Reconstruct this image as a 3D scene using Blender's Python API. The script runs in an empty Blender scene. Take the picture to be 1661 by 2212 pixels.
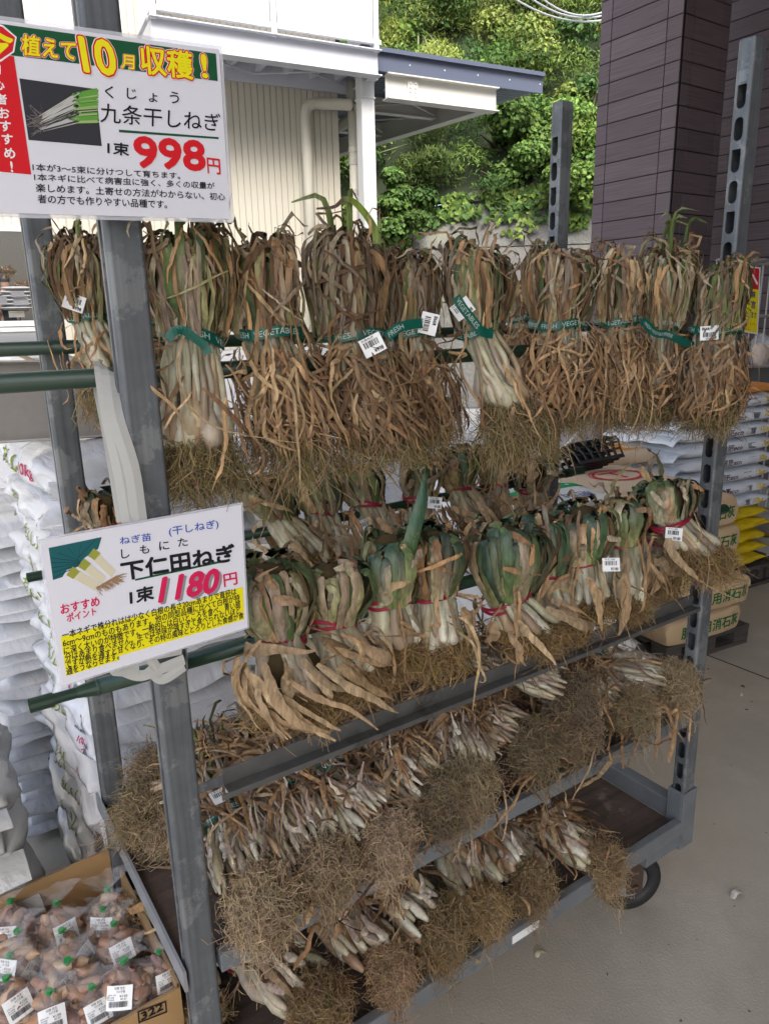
import bpy, math, random
import numpy as np
from mathutils import Matrix, Vector
R = math.radians
S = bpy.context.scene
COL = S.collection
# ---------------------------------------------------------------- camera
CAM = np.array([-0.268, -0.9546, 1.5934]); YAW, PIT, ROL, FPX = 0.97790, 0.25920, -0.0236, 1579.54
IW, IH = 1661., 2212.                       # the units in which image points are read off
FW = np.array([math.cos(YAW)*math.cos(PIT), math.sin(YAW)*math.cos(PIT), -math.sin(PIT)])
_rt = np.array([math.sin(YAW), -math.cos(YAW), 0.]); _up = np.cross(_rt, FW)
RT = _rt*math.cos(ROL)+_up*math.sin(ROL); UP = -_rt*math.sin(ROL)+_up*math.cos(ROL)
cd = bpy.data.cameras.new('camera'); cam = bpy.data.objects.new('camera', cd); COL.objects.link(cam)
cam.matrix_world = Matrix([[RT[0], UP[0], -FW[0], CAM[0]], [RT[1], UP[1], -FW[1], CAM[1]], [RT[2], UP[2], -FW[2], CAM[2]], [0, 0, 0, 1]])
cd.sensor_fit = 'HORIZONTAL'; cd.sensor_width = 36; cd.lens = FPX/IW*36; cd.clip_start = 0.02; cd.clip_end = 400
S.camera = cam
# ---------------------------------------------------------------- sky, sun, exposure
SUN_EL, SUN_AZ = R(52), R(250)              # azimuth counted from +X towards +Y: where the sun stands
w = bpy.data.worlds.new('World'); S.world = w; w.use_nodes = True
nt = w.node_tree; bg = nt.nodes['Background']; sky = nt.nodes.new('ShaderNodeTexSky')
sky.sky_type = 'NISHITA'; sky.sun_disc = False; sky.sun_elevation = SUN_EL; sky.sun_rotation = R(90)-SUN_AZ
sky.dust_density = 4.0; sky.air_density = 1.0; sky.ozone_density = 1.0
nt.links.new(sky.outputs[0], bg.inputs[0]); bg.inputs[1].default_value = 0.15
sl = bpy.data.lights.new('sun', 'SUN'); sl.energy = 1.8; sl.angle = R(25); sl.color = (1, .96, .9)
so = bpy.data.objects.new('sun', sl); COL.objects.link(so)
sd = Vector((math.cos(SUN_EL)*math.cos(SUN_AZ), math.cos(SUN_EL)*math.sin(SUN_AZ), math.sin(SUN_EL)))
so.rotation_euler = sd.to_track_quat('Z', 'Y').to_euler(); so.location = (-6, -6, 12)
S.view_settings.view_transform = 'Standard'; S.view_settings.look = 'None'
S.view_settings.exposure = 1.6; S.view_settings.gamma = 1.0
try:
    S.cycles.max_bounces = 8; S.cycles.transparent_max_bounces = 24; S.cycles.diffuse_bounces = 4
except Exception: pass
# ---------------------------------------------------------------- image point -> place
def ray(x, y): return FW*FPX+RT*(x-IW/2)-UP*(y-IH/2)
def atx(x, y, X): d = ray(x, y); return CAM+d*((X-CAM[0])/d[0])
def aty(x, y, Y): d = ray(x, y); return CAM+d*((Y-CAM[1])/d[1])
def atz(x, y, Z): d = ray(x, y); return CAM+d*((Z-CAM[2])/d[2])
def atd(x, y, D): return CAM+ray(x, y)*(D/FPX)
def depth(P): return float(np.dot(np.asarray(P)-CAM, FW))
def toimg(P):
    d = np.asarray(P)-CAM; z = d@FW
    return np.array([IW/2+FPX*(d@RT)/z, IH/2-FPX*(d@UP)/z])
# ---------------------------------------------------------------- materials
MATS = {}
def mat(name, col=(.5, .5, .5), rough=.5, metal=0., spec=.5, attr=False, noise=None, bump=None, trans=0., alpha=None, coat=0., emit=None, streak=None, stain=None, wrinkle=None):
    """noise=(scale, amount, colour2); bump=(scale, strength); streak=(sx,sy,sz,amount): stretched noise"""
    if name in MATS: return MATS[name]
    m = bpy.data.materials.new(name); m.use_nodes = True; t = m.node_tree; N = t.nodes; L = t.links
    b = N['Principled BSDF']; b.inputs['Roughness'].default_value = rough; b.inputs['Metallic'].default_value = metal
    b.inputs['Specular IOR Level'].default_value = spec
    if coat: b.inputs['Coat Weight'].default_value = coat; b.inputs['Coat Roughness'].default_value = .08
    if attr:
        a = N.new('ShaderNodeAttribute'); a.attribute_name = 'Col'; c = a.outputs['Color']
    else:
        a = N.new('ShaderNodeRGB'); a.outputs[0].default_value = (*col, 1); c = a.outputs[0]
    tc = N.new('ShaderNodeTexCoord')
    def nz(scale, det=6, vec=None, r=.6):
        n = N.new('ShaderNodeTexNoise'); n.inputs['Scale'].default_value = scale; n.inputs['Detail'].default_value = det
        n.inputs['Roughness'].default_value = r; L.new(vec or tc.outputs['Object'], n.inputs['Vector']); return n
    if noise:
        n = nz(noise[0]); mp = N.new('ShaderNodeMapRange'); mp.inputs[1].default_value = .35; mp.inputs[2].default_value = .65
        mp.inputs[4].default_value = noise[1]; L.new(n.outputs[0], mp.inputs[0])
        mx = N.new('ShaderNodeMix'); mx.data_type = 'RGBA'; L.new(mp.outputs[0], mx.inputs[0]); L.new(c, mx.inputs[6])
        mx.inputs[7].default_value = (*noise[2], 1); c = mx.outputs[2]
    if stain:                                # second, larger blotches: (scale, lo, hi, colour)
        n = nz(stain[0], 8, r=.7); mp = N.new('ShaderNodeMapRange'); mp.inputs[1].default_value = stain[1]; mp.inputs[2].default_value = stain[2]
        L.new(n.outputs[0], mp.inputs[0])
        mx = N.new('ShaderNodeMix'); mx.data_type = 'RGBA'; L.new(mp.outputs[0], mx.inputs[0]); L.new(c, mx.inputs[6])
        mx.inputs[7].default_value = (*stain[3], 1); c = mx.outputs[2]
    if streak:
        mpn = N.new('ShaderNodeMapping'); mpn.inputs['Scale'].default_value = streak[:3]; L.new(tc.outputs['Object'], mpn.inputs['Vector'])
        n = nz(1., 5, mpn.outputs[0]); mp = N.new('ShaderNodeMapRange'); mp.inputs[1].default_value = .3; mp.inputs[2].default_value = .7
        mp.inputs[3].default_value = 1-streak[3]; mp.inputs[4].default_value = 1+streak[3]; L.new(n.outputs[0], mp.inputs[0])
        mx = N.new('ShaderNodeVectorMath'); mx.operation = 'SCALE'; L.new(c, mx.inputs[0]); L.new(mp.outputs[0], mx.inputs['Scale']); c = mx.outputs[0]
    L.new(c, b.inputs['Base Color'])
    if bump:
        n = nz(bump[0]); bp = N.new('ShaderNodeBump'); bp.inputs['Strength'].default_value = bump[1]; bp.inputs['Distance'].default_value = bump[2] if len(bump) > 2 else .01
        L.new(n.outputs[0], bp.inputs['Height']); L.new(bp.outputs[0], b.inputs['Normal'])
    if wrinkle:                              # folds stretched along the object's x: (across, along, strength, depth)
        mpn = N.new('ShaderNodeMapping'); mpn.inputs['Scale'].default_value = (wrinkle[1], wrinkle[0], wrinkle[0]); L.new(tc.outputs['Object'], mpn.inputs['Vector'])
        n = nz(1., 4, mpn.outputs[0], .5); n.inputs['Distortion'].default_value = 1.2; bp = N.new('ShaderNodeBump'); bp.inputs['Strength'].default_value = wrinkle[2]; bp.inputs['Distance'].default_value = wrinkle[3]
        L.new(n.outputs[0], bp.inputs['Height']); L.new(bp.outputs[0], b.inputs['Normal'])
    out = N['Material Output']
    if trans:
        tr = N.new('ShaderNodeBsdfTranslucent'); L.new(c, tr.inputs[0]); ms = N.new('ShaderNodeMixShader'); ms.inputs[0].default_value = trans
        L.new(b.outputs[0], ms.inputs[1]); L.new(tr.outputs[0], ms.inputs[2]); L.new(ms.outputs[0], out.inputs[0])
    if alpha is not None:                    # thin clear film
        tr = N.new('ShaderNodeBsdfTransparent'); ms = N.new('ShaderNodeMixShader'); ms.inputs[0].default_value = alpha
        L.new(tr.outputs[0], ms.inputs[1]); L.new(b.outputs[0], ms.inputs[2]); L.new(ms.outputs[0], out.inputs[0])
    MATS[name] = m; return m
# ---------------------------------------------------------------- mesh building
class MB:
    def __init__(s): s.v = []; s.f = []; s.c = []; s.n = 0; s.mi = []
    def add(s, v, f, c=None, mi=0):
        v = np.asarray(v, float).reshape(-1, 3); s.v.append(v)
        for a in ([f] if isinstance(f, np.ndarray) else f):
            a = np.asarray(a, int)
            if a.size: s.f.append(a+s.n); s.mi.append(mi)
        c = np.array([.5, .5, .5]) if c is None else np.asarray(c, float)
        s.c.append(np.broadcast_to(c, (len(v), 3)).copy()); s.n += len(v); return s
    def box(s, x0, x1, y0, y1, z0, z1, M=None, c=None, mi=0, bev=0):
        v = np.array([[x, y, z] for z in (z0, z1) for y in (y0, y1) for x in (x0, x1)], float)
        f = np.array([[0, 2, 3, 1], [4, 5, 7, 6], [0, 1, 5, 4], [2, 6, 7, 3], [0, 4, 6, 2], [1, 3, 7, 5]])
        if M is not None: v = v@np.asarray(M)[:3, :3].T+np.asarray(M)[:3, 3]
        return s.add(v, f, c, mi)
    def bar(s, a, b, w, h=None, up=(0, 0, 1), c=None, mi=0):
        a = np.asarray(a, float); b = np.asarray(b, float); d = b-a; l = np.linalg.norm(d); d /= l; h = h or w
        sd_ = np.cross(d, up)
        if np.linalg.norm(sd_) < 1e-4: sd_ = np.cross(d, (1, 0, 0))
        sd_ /= np.linalg.norm(sd_); u = np.cross(sd_, d); M = np.eye(4); M[:3, 0] = d; M[:3, 1] = sd_; M[:3, 2] = u; M[:3, 3] = a
        return s.box(0, l, -w/2, w/2, -h/2, h/2, M, c, mi)
    def tube(s, pts, r, n=10, c=None, cap=True, mi=0):
        pts = np.asarray(pts, float); K = len(pts); r = np.broadcast_to(np.asarray(r, float), (K,))
        v, f = tubes(pts[None], r[None], n); s.add(v, f, c, mi)
        if cap:
            s.f.append(np.arange(n)[None, ::-1]+s.n-K*n); s.f.append(np.arange(n)[None]+s.n-n); s.mi += [mi, mi]
        return s
    def build(s, name, m, parent=None, smooth=False, bevel=0):
        V = np.concatenate(s.v) if s.v else np.zeros((0, 3)); C_ = np.concatenate(s.c) if s.c else V
        me = bpy.data.meshes.new(name); me.vertices.add(len(V)); me.vertices.foreach_set('co', V.ravel())
        tot = sum(a.shape[0] for a in s.f); nl = sum(a.size for a in s.f)
        me.loops.add(nl); me.polygons.add(tot)
        me.loops.foreach_set('vertex_index', np.concatenate([a.ravel() for a in s.f]).astype(np.int32))
        lt = np.concatenate([np.full(a.shape[0], a.shape[1]) for a in s.f]); ls = np.concatenate([[0], np.cumsum(lt)[:-1]])
        me.polygons.foreach_set('loop_start', ls.astype(np.int32)); me.polygons.foreach_set('loop_total', lt.astype(np.int32))
        ml = m if isinstance(m, (list, tuple)) else [m]
        for q in ml: me.materials.append(q)
        if len(ml) > 1:
            me.polygons.foreach_set('material_index', np.concatenate([np.full(a.shape[0], i) for a, i in zip(s.f, s.mi)]).astype(np.int32))
        me.polygons.foreach_set('use_smooth', np.full(tot, bool(smooth)))
        at = me.color_attributes.new('Col', 'FLOAT_COLOR', 'POINT')
        at.data.foreach_set('color', np.concatenate([C_, np.ones((len(V), 1))], 1).astype(np.float32).ravel())
        me.update(calc_edges=True); me.validate()
        o = bpy.data.objects.new(name, me); COL.objects.link(o)
        if parent is not None: o.parent = parent
        if bevel:
            bm_ = o.modifiers.new('bevel', 'BEVEL'); bm_.width = bevel; bm_.segments = 2; bm_.limit_method = 'ANGLE'
        return o
def tag(o, label=None, cat=None, group=None, kind=None):
    for k, v in (('label', label), ('category', cat), ('group', group), ('kind', kind)):
        if v: o[k] = v
    return o
def thing(name, label, cat, loc=(0, 0, 0), rz=0, group=None):
    o = bpy.data.objects.new(name, None); COL.objects.link(o); o.empty_display_size = .05
    o.location = [float(a) for a in loc]; o.rotation_euler = (0, 0, rz); return tag(o, label, cat, group)
def unit(a): return a/np.maximum(np.linalg.norm(a, axis=-1, keepdims=True), 1e-9)
def tubes(P, r, n=3):
    """P[N,K,3] paths, r[N,K] radii -> verts, quads"""
    N, K, _ = P.shape
    T = np.gradient(P, axis=1); T = unit(T)
    ref = np.where(np.abs(T[..., 2:3]) > .9, np.array([1., 0, 0]), np.array([0, 0, 1.]))
    ref = np.broadcast_to(ref[:, :1], T.shape)*1.0+.001
    A = unit(np.cross(T, ref)); B = np.cross(T, A)
    an = np.arange(n)*2*np.pi/n
    V = P[:, :, None]+r[:, :, None, None]*(A[:, :, None]*np.cos(an)[:, None]+B[:, :, None]*np.sin(an)[:, None])
    i = np.arange(N)[:, None, None]*K*n+np.arange(K-1)[None, :, None]*n; j = np.arange(n)[None, None]; j2 = (j+1) % n
    F = np.stack([i+j, i+j2, i+n+j2, i+n+j], -1).reshape(-1, 4)
    return V.reshape(-1, 3), F
def ribbons(P, Wd, Nn, fold=.25, twist=None, C=None):
    """P[N,K,3], Wd[N,K] half widths, Nn[N,K,3] facing normals; 3 verts across; C[N,K,3]"""
    N, K, _ = P.shape
    T = unit(np.gradient(P, axis=1)); Sd = unit(np.cross(T, Nn)); Nr = np.cross(Sd, T)
    if twist is not None:
        c, s_ = np.cos(twist)[..., None], np.sin(twist)[..., None]; Sd, Nr = Sd*c+Nr*s_, Nr*c-Sd*s_
    w_ = Wd[..., None]
    V = np.stack([P-Sd*w_, P+Nr*w_*fold, P+Sd*w_], 2)
    i = np.arange(N)[:, None, None]*K*3+np.arange(K-1)[None, :, None]*3+np.arange(2)[None, None]
    F = np.stack([i, i+1, i+4, i+3], -1).reshape(-1, 4)
    return V.reshape(-1, 3), F, (None if C is None else np.repeat(C[:, :, None], 3, 2).reshape(-1, 3))
def spline(P, K):
    """Catmull-Rom resample of P[N,M,3] to K points"""
    N, M, _ = P.shape; t = np.linspace(0, M-1-1e-6, K); i = t.astype(int); u = (t-i)[None, :, None]
    Q = np.concatenate([2*P[:, :1]-P[:, 1:2], P, 2*P[:, -1:]-P[:, -2:-1]], 1)
    a, b, c, d = Q[:, i], Q[:, i+1], Q[:, i+2], Q[:, i+3]
    return .5*(2*b+(c-a)*u+(2*a-5*b+4*c-d)*u*u+(3*b-a-3*c+d)*u**3)
def wob(rng, N, K, amp, f=2.):
    """smooth wandering noise [N,K,3]"""
    t = np.linspace(0, 1, K)[None, :, None]; o = 0
    for k in (1, 2.1, 3.7):
        o = o+np.sin(2*np.pi*(k*f*.5*t+rng.random((N, 1, 3))))*rng.normal(0, 1, (N, 1, 3))/k
    return o*amp*np.minimum(1, t*3)
# ---------------------------------------------------------------- lettering (flat glyph meshes from the built-in font)
_TC = {}
def glyphs(s, bold=0.):
    bold = 0.; k = (s, bold)
    if k not in _TC:
        cu = bpy.data.curves.new('lettering', 'FONT'); cu.body = s; cu.size = 1; cu.offset = bold; cu.resolution_u = 3; cu.fill_mode = 'FRONT'
        o = bpy.data.objects.new('lettering', cu); COL.objects.link(o); dg = bpy.context.evaluated_depsgraph_get(); dg.update()
        me = o.evaluated_get(dg).to_mesh(); n = len(me.vertices); co = np.zeros(n*3); me.vertices.foreach_get('co', co); co = co.reshape(-1, 3)[:, :2]
        me.calc_loop_triangles(); tr = np.zeros(len(me.loop_triangles)*3, int); me.loop_triangles.foreach_get('vertices', tr)
        o.evaluated_get(dg).to_mesh_clear(); bpy.data.objects.remove(o); bpy.data.curves.remove(cu)
        if n == 0: co = np.zeros((1, 2)); tr = np.zeros((0, 3), int)
        _TC[k] = (co, tr.reshape(-1, 3))
    return _TC[k]
def text_uv(s, bold=0.):
    """glyph verts normalised to the string's own box 0..1, and its aspect"""
    co, tr = glyphs(s, bold); b0, _ = glyphs(s, 0.); lo, hi = b0.min(0), b0.max(0); d = np.maximum(hi-lo, 1e-6)
    return (co-lo)/d, tr, d[0]/d[1]
def text3(mb, s, BL, BR, TL, bold=0., off=0., nrm=None, c=(0, 0, 0), mi=0, ring=0):
    """letters stretched over the parallelogram BL, BR, TL; bold thickens the strokes (in units of the letter height)"""
    uv, tr, asp = text_uv(s); BL, BR, TL = (np.asarray(a, float) for a in (BL, BR, TL)); ex, ey = BR-BL, TL-BL
    n = np.cross(ex, ey); n /= np.linalg.norm(n)
    sh = [(0, 0)]
    if bold:
        k = ring or 6; sh += [(bold*math.cos(2*math.pi*(i+.5)/k), bold*math.sin(2*math.pi*(i+.5)/k)) for i in range(k)]
    hx = np.linalg.norm(ey)/np.linalg.norm(ex)
    for i, (dx, dy) in enumerate(sh): mb.add(BL+(uv[:, :1]+dx*hx)*ex+(uv[:, 1:]+dy)*ey+n*(off+.000012*i), tr, c, mi)
def poly3(mb, pts, off, n, c, mi=0):
    pts = np.asarray(pts, float)+np.asarray(n)*off; mb.add(pts, np.arange(len(pts))[None], c, mi)
# ---------------------------------------------------------------- plant materials and palettes
PL_DRY = mat('dry_leaf', rough=.8, attr=True, streak=(170, 170, 14, .42), spec=.2, noise=(55, .30, (.13, .085, .05)), bump=(240, .35, .002))
PL_GRN = mat('green_leaf', rough=.42, attr=True, streak=(160, 160, 6, .5), spec=.4, noise=(40, .3, (.13, .12, .05)), bump=(200, .25, .002))
PL_STM = mat('white_stem', rough=.4, attr=True, streak=(80, 80, 10, .22), spec=.45, noise=(60, .5, (.30, .22, .14)), bump=(180, .3, .002))
PL_ROOT = mat('root_fibre', rough=.9, attr=True, spec=.15)
PL_CORE = mat('dark_core', col=(.075, .055, .028), rough=1, spec=.05)
TAPE_G = mat('green_tape', col=(.004, .085, .06), rough=.3, spec=.5)
TAPE_R = mat('red_tape', col=(.25, .008, .03), rough=.45)
PRINT = mat('printed_ink', rough=.6, attr=True, spec=.2)
PAPER = mat('white_label_paper', col=(.78, .78, .76), rough=.5)
DRY = np.array([(.36, .21, .10), (.43, .27, .135), (.28, .155, .075), (.48, .335, .18), (.21, .115, .06), (.13, .075, .042), (.32, .21, .125), (.25, .165, .10)])
GREY = np.array([(.24, .18, .12), (.31, .24, .16), (.17, .12, .085), (.38, .32, .22), (.25, .20, .15), (.22, .21, .10)])
GRN = np.array([(.09, .145, .045), (.13, .18, .05), (.06, .10, .045), (.18, .21, .07), (.045, .08, .045)])
BLU = np.array([(.028, .07, .045), (.05, .095, .055), (.022, .055, .042), (.075, .12, .05), (.115, .16, .065)])
STEM = np.array([(.50, .46, .33), (.44, .41, .28), (.55, .53, .43), (.40, .34, .21), (.46, .45, .35), (.36, .30, .23)])
def pick(rng, pal, n, j=.16): return pal[rng.integers(0, len(pal), n)]*(1+rng.normal(0, j, (n, 1))).clip(.5, 1.6)
BARS = random.Random(5)
def price_tag(parent, pos, nrm, up, w=.042, h=.032, lines=('¥998',), flip=False, name='price_tag'):
    n = np.asarray(nrm, float); n /= np.linalg.norm(n); u = np.asarray(up, float); u = u-n*(u@n); u /= np.linalg.norm(u); r = np.cross(u, n)
    p = np.asarray(pos, float); M = np.eye(4); M[:3, 0] = r; M[:3, 1] = u; M[:3, 2] = n; M[:3, 3] = p
    mb = MB(); N = 6                          # a slightly curled sheet
    for k in range(N):
        x0, x1 = -w/2+w*k/N, -w/2+w*(k+1)/N
        z0, z1 = .012*(x0/w)**2*.6, .012*(x1/w)**2*.6
        v = np.array([[x0, -h/2, z0], [x1, -h/2, z1], [x1, h/2, z1], [x0, h/2, z0]])
        v2 = v-np.array([0, 0, .0004]); q = np.concatenate([v, v2])@M[:3, :3].T+p
        mb.add(q, np.array([[0, 1, 2, 3], [7, 6, 5, 4], [0, 4, 5, 1], [2, 6, 7, 3]]))
    o = mb.build(name, PAPER, parent)
    ink = MB(); s_ = -1 if flip else 1
    def W(x, y): return p+r*x*s_+u*y*s_+n*(.0007+.0072*(x/w)**2)
    x = -w*.36
    while x < w*.3:
        bw = BARS.choice([.0006, .0009, .0013, .0018]); poly3(ink, [W(x, -h*.05), W(x+bw, -h*.05), W(x+bw, h*.28), W(x, h*.28)], 0, n, (.02, .02, .02)); x += bw+BARS.choice([.0006, .001, .0015])
    text3(ink, lines[0], W(-w*.02, -h*.42), W(w*.4, -h*.42), W(-w*.02, -h*.2), .02, .0001, c=(.01, .01, .01))
    if len(lines) > 1: text3(ink, lines[1], W(-w*.4, h*.33), W(w*.2, h*.33), W(-w*.4, h*.46), .01, .0001, c=(.01, .01, .01))
    ink.build('tag_print', PRINT, o); return o
def leafset(rng, P, width, Nn, cols0, cols1, taper=.25, fold=.25, tw=0., crink=.0, tip=True, m0=0.):
    """P[N,K,3] paths, width[N]; leaf colour runs cols0 -> cols1"""
    N, K, _ = P.shape; t = np.linspace(0, 1, K)
    prof = np.minimum(1, .55+t*3)*(np.minimum(1, (1-t)/taper*1.0+.08)**.7 if tip else 1+0*t)
    Wd = width[:, None]*prof[None]*(1+rng.normal(0, .12, (N, K)))
    P = P+rng.normal(0, 1, (N, K, 3))*crink
    twist = None
    if tw: twist = np.cumsum(rng.normal(0, tw, (N, K)), 1)
    m = np.clip((t[None, :, None]-m0)/(1-m0), 0, 1)**1.2; C = cols0[:, None]*(1-m)+cols1[:, None]*m; C = C*(1+rng.normal(0, .08, (N, K, 1)))
    return ribbons(P, Wd/2, Nn, fold, twist, C.clip(0, 1))
def roots_mesh(rng, starts, dirs, length, curl, rad=.0007, K=8, grav=.35, base=(.20, .145, .065), n=3):
    N = len(starts); t = np.linspace(0, 1, K)[None, :, None]; L_ = (length*rng.uniform(.45, 1.15, N))[:, None, None]
    d = unit(dirs)[:, None]; P = starts[:, None]+d*L_*t+np.array([0, 0, -1.])*grav*L_*t**2+wob(rng, N, K, curl, 2.2)
    r = (rad*rng.uniform(.7, 1.3, N))[:, None]*(1-.45*t[..., 0])
    V, F = tubes(P, r, n); c = np.array(base)*(1+rng.normal(0, .28, (N, 1))).clip(.35, 1.9)*np.array([1, 1, 1])+rng.normal(0, .012, (N, 3))
    return V, F, np.repeat(c.clip(.01, 1), K*n, 0)
def sphere_dirs(rng, n): return unit(rng.normal(0, 1, (n, 3)))
def ring_tape(parent, rx, ry, h, m, tilt=(0, 0), z0=0., words=None, theta=0., layers=1, name='tape', ofs=(0, 0)):
    mb = MB(); M_ = 40; a = np.arange(M_)*2*np.pi/M_
    for k in range(layers):
        zz = z0+(k-(layers-1)/2)*h*1.15
        for sgn, rr in ((1, 1.),):
            x = rx*np.cos(a)*(1+.02*np.sin(5*a+k)); y = ry*np.sin(a)*(1+.02*np.cos(4*a+k)); zc = zz+tilt[0]*x+tilt[1]*y+.003*np.sin(3*a+k*2)
            x = x+ofs[0]; y = y+ofs[1]
            inn = .0008; v = np.concatenate([np.stack([x, y, zc-h/2], 1), np.stack([x, y, zc+h/2], 1), np.stack([x*(1-inn/rx), y*(1-inn/rx), zc+h/2], 1), np.stack([x*(1-inn/rx), y*(1-inn/rx), zc-h/2], 1)])
            i = np.arange(M_); j = (i+1) % M_
            mb.add(v, np.concatenate([np.stack([i+a_*M_, j+a_*M_, j+b_*M_, i+b_*M_], 1) for a_, b_ in ((0, 1), (1, 2), (2, 3), (3, 0))]))
    o = mb.build(name, m, parent, smooth=False)
    if words:
        ink = MB(); R_ = (rx+ry)/2; hh = h*.52; pos = -R_*1.25
        for wd in words:
            uv, tr, asp = text_uv(wd, .015); wl_ = asp*hh; n_ = len(uv)
            an = theta+(pos+uv[:, 0]*wl_)/R_
            zz = (uv[:, 1]-.5)*hh; x = (rx+.0009)*np.cos(an)*(1+.02*np.sin(5*an)); y = (ry+.0009)*np.sin(an)*(1+.02*np.cos(4*an))
            ink.add(np.stack([x+ofs[0], y+ofs[1], z0+zz+tilt[0]*x+tilt[1]*y+.003*np.sin(3*an)], 1), tr, (.42, .52, .47)); pos += wl_+hh*1.1
            if pos > R_*1.3: break
        ink.build('tape_print', PRINT, o)
    return o
WORDS = [['FRESH', 'VEGETABLES', '新鮮野菜'], ['新鮮野菜', 'FRESH', 'VEGETABLES'], ['VEGETABLES', '新鮮野菜', 'FRESH']]
def hang_bundle(label, bx, by, Y, top, wpx, bulb, root, kind='K', dx=0., dxt=0., green=.25, dry=1., show=1., tagspec=None, seed=0, group='', bulbk=1., tone=1., shoots=0, nstem=None, tilt=0., stray=6, sprawl=0., wband=None, rootn=1., word=0):
    """bx,by: band centre in the photograph; top/bulb/root: image rows of the crown, the stem ends, the root tips; wpx: width; Y: depth of the pole"""
    rng = np.random.default_rng(seed+100); B = aty(bx, by, Y); d = depth(B); px = d/FPX
    Hh = (by-top)*px; Ls = (bulb-by)*px; Lr = max(.05, (root-bulb)*px); W = wpx*px; rb = (wband*px/2*(1.0 if kind == 'K' else .95) if wband else W*.26); ky = .8
    t = thing('leek_bundle' if kind == 'S' else 'onion_bundle', label, 'leek bundle' if kind == 'S' else 'onion bundle', B, 0, group)
    big = kind == 'S'; right = _rt
    lean = right*dx*px; leanT = right*dxt*px
    def onlean(P):                            # shear the bundle along its lean
        z = P[..., 2:3]; return P+np.where(z < 0, lean*(-z/Ls)**1.15 if False else lean*np.clip(-z/Ls, 0, 3)**1.1, leanT*np.clip(z/Hh, 0, 3))
    # ---- folded leaves above the band
    n = int((46 if big else 200)*(W/.15)); th = rng.random(n)*2*np.pi; ru = np.sqrt(rng.random(n)); K = 16
    h = Hh*(1-.22*ru**2)*rng.uniform(.86, 1.03, n); ra = W/2*(.25+.62*ru); rank = rng.permutation(n)/n; ro = W/2*((.76+.26*rank) if not big else (.62+.42*rank)); r0 = rb*(.25+.7*ru)
    drift = rng.normal(0, .42 if not big else .13, n)
    f1, f2, f3 = rng.random(3)*6.28; asy = lambda a: 1+.13*np.sin(a+f1)+.09*np.sin(2*a+f2)
    h = h*(1+.10*np.sin(th+f3))
    def pt(r, z, k): a = th+drift*k; q = asy(a); return np.stack([r*q*np.cos(a), ky*r*q*np.sin(a), z], -1)
    low = rng.uniform(-.03, .05, n)*Hh
    P = np.stack([pt(r0, 0*h-.01, 0), pt(.6*r0+.4*ra, .5*h, .1), pt(ra*.85, .95*h, .3), pt(.5*ra+.5*ro, 1.0*h, .5), pt(ro*1.0, .86*h, .7), pt(ro*1.05, .58*h, .85), pt(rb*.42+ro*.58, .27*h, .95), pt(rb*(.98+.14*rank), low, 1)], 1)
    P = spline(P, K); P = P+wob(rng, n, K, .0034 if not big else .0014, 2)
    out = np.stack([np.cos(th), ky*np.sin(th), .25+0*th], -1)[:, None]+np.zeros((n, K, 3))
    out[:, :5] *= -1
    gsel = rng.random(n) < green
    pal_g = BLU if big else GRN; pale = np.array([(.40, .36, .22), (.34, .31, .17), (.30, .30, .12), (.42, .37, .26)])
    c0 = np.where(gsel[:, None], pick(rng, pal_g, n), np.where((rng.random(n) < .5)[:, None], pick(rng, GREY, n)*1.15, pick(rng, DRY, n)*1.0))
    c1 = np.where(gsel[:, None], np.where((rng.random(n) < .7)[:, None], pick(rng, pale, n), pick(rng, GRN, n)), np.where((rng.random(n) < (.45 if big else .28))[:, None], pick(rng, pale, n)*.9, c0*.95))
    wd = (rng.uniform(.012, .025, n) if big else rng.uniform(.0045, .0105, n)); wd = np.where(gsel, wd*1.1, wd*.85)
    c0 = c0*tone; c1 = c1*tone
    V, F, C = leafset(rng, onlean(P), wd, out, c0, c1, taper=.12, fold=.22 if not big else .38, tw=.09 if not big else .03, crink=.0009 if not big else .0004, tip=False, m0=.5)
    mbl = MB().add(V, F, C); n1, n2 = 22, 9                      # added dark core: shade between the leaves put into its colour
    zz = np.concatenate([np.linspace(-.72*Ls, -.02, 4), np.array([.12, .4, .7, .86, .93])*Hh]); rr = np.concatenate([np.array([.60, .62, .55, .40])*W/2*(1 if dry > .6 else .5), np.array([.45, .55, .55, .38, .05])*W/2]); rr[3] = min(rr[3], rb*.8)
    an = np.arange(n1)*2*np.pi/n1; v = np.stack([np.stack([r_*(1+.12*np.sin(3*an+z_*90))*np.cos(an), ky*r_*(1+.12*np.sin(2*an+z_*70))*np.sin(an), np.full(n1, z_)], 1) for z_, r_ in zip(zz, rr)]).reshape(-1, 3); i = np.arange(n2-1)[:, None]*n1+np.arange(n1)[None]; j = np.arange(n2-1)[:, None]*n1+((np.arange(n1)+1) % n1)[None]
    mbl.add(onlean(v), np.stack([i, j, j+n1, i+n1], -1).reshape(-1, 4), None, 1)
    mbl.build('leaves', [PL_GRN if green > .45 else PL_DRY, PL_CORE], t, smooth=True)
    # ---- white stems
    ns = nstem or (19 if big else 34); th = rng.random(ns)*2*np.pi; th[:ns*2//3] = YAW+np.pi+rng.uniform(-1.5, 1.5, ns*2//3); ru = np.sqrt(rng.uniform(.15, 1, ns)); ru[:ns*2//3] = rng.uniform(.75, 1, ns*2//3)
    Rb = W*.40; K = 12; tt = np.linspace(0, 1, K)
    ll = Ls*rng.uniform(.80, 1.04, ns); r0 = rb*.85*ru
    pr = r0[:, None]+(Rb*ru*rng.uniform(.7, 1.1, ns)-r0)[:, None]*tt[None]**1.2; z = .05*Hh-(ll[:, None]+.05*Hh)*tt[None]
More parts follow.
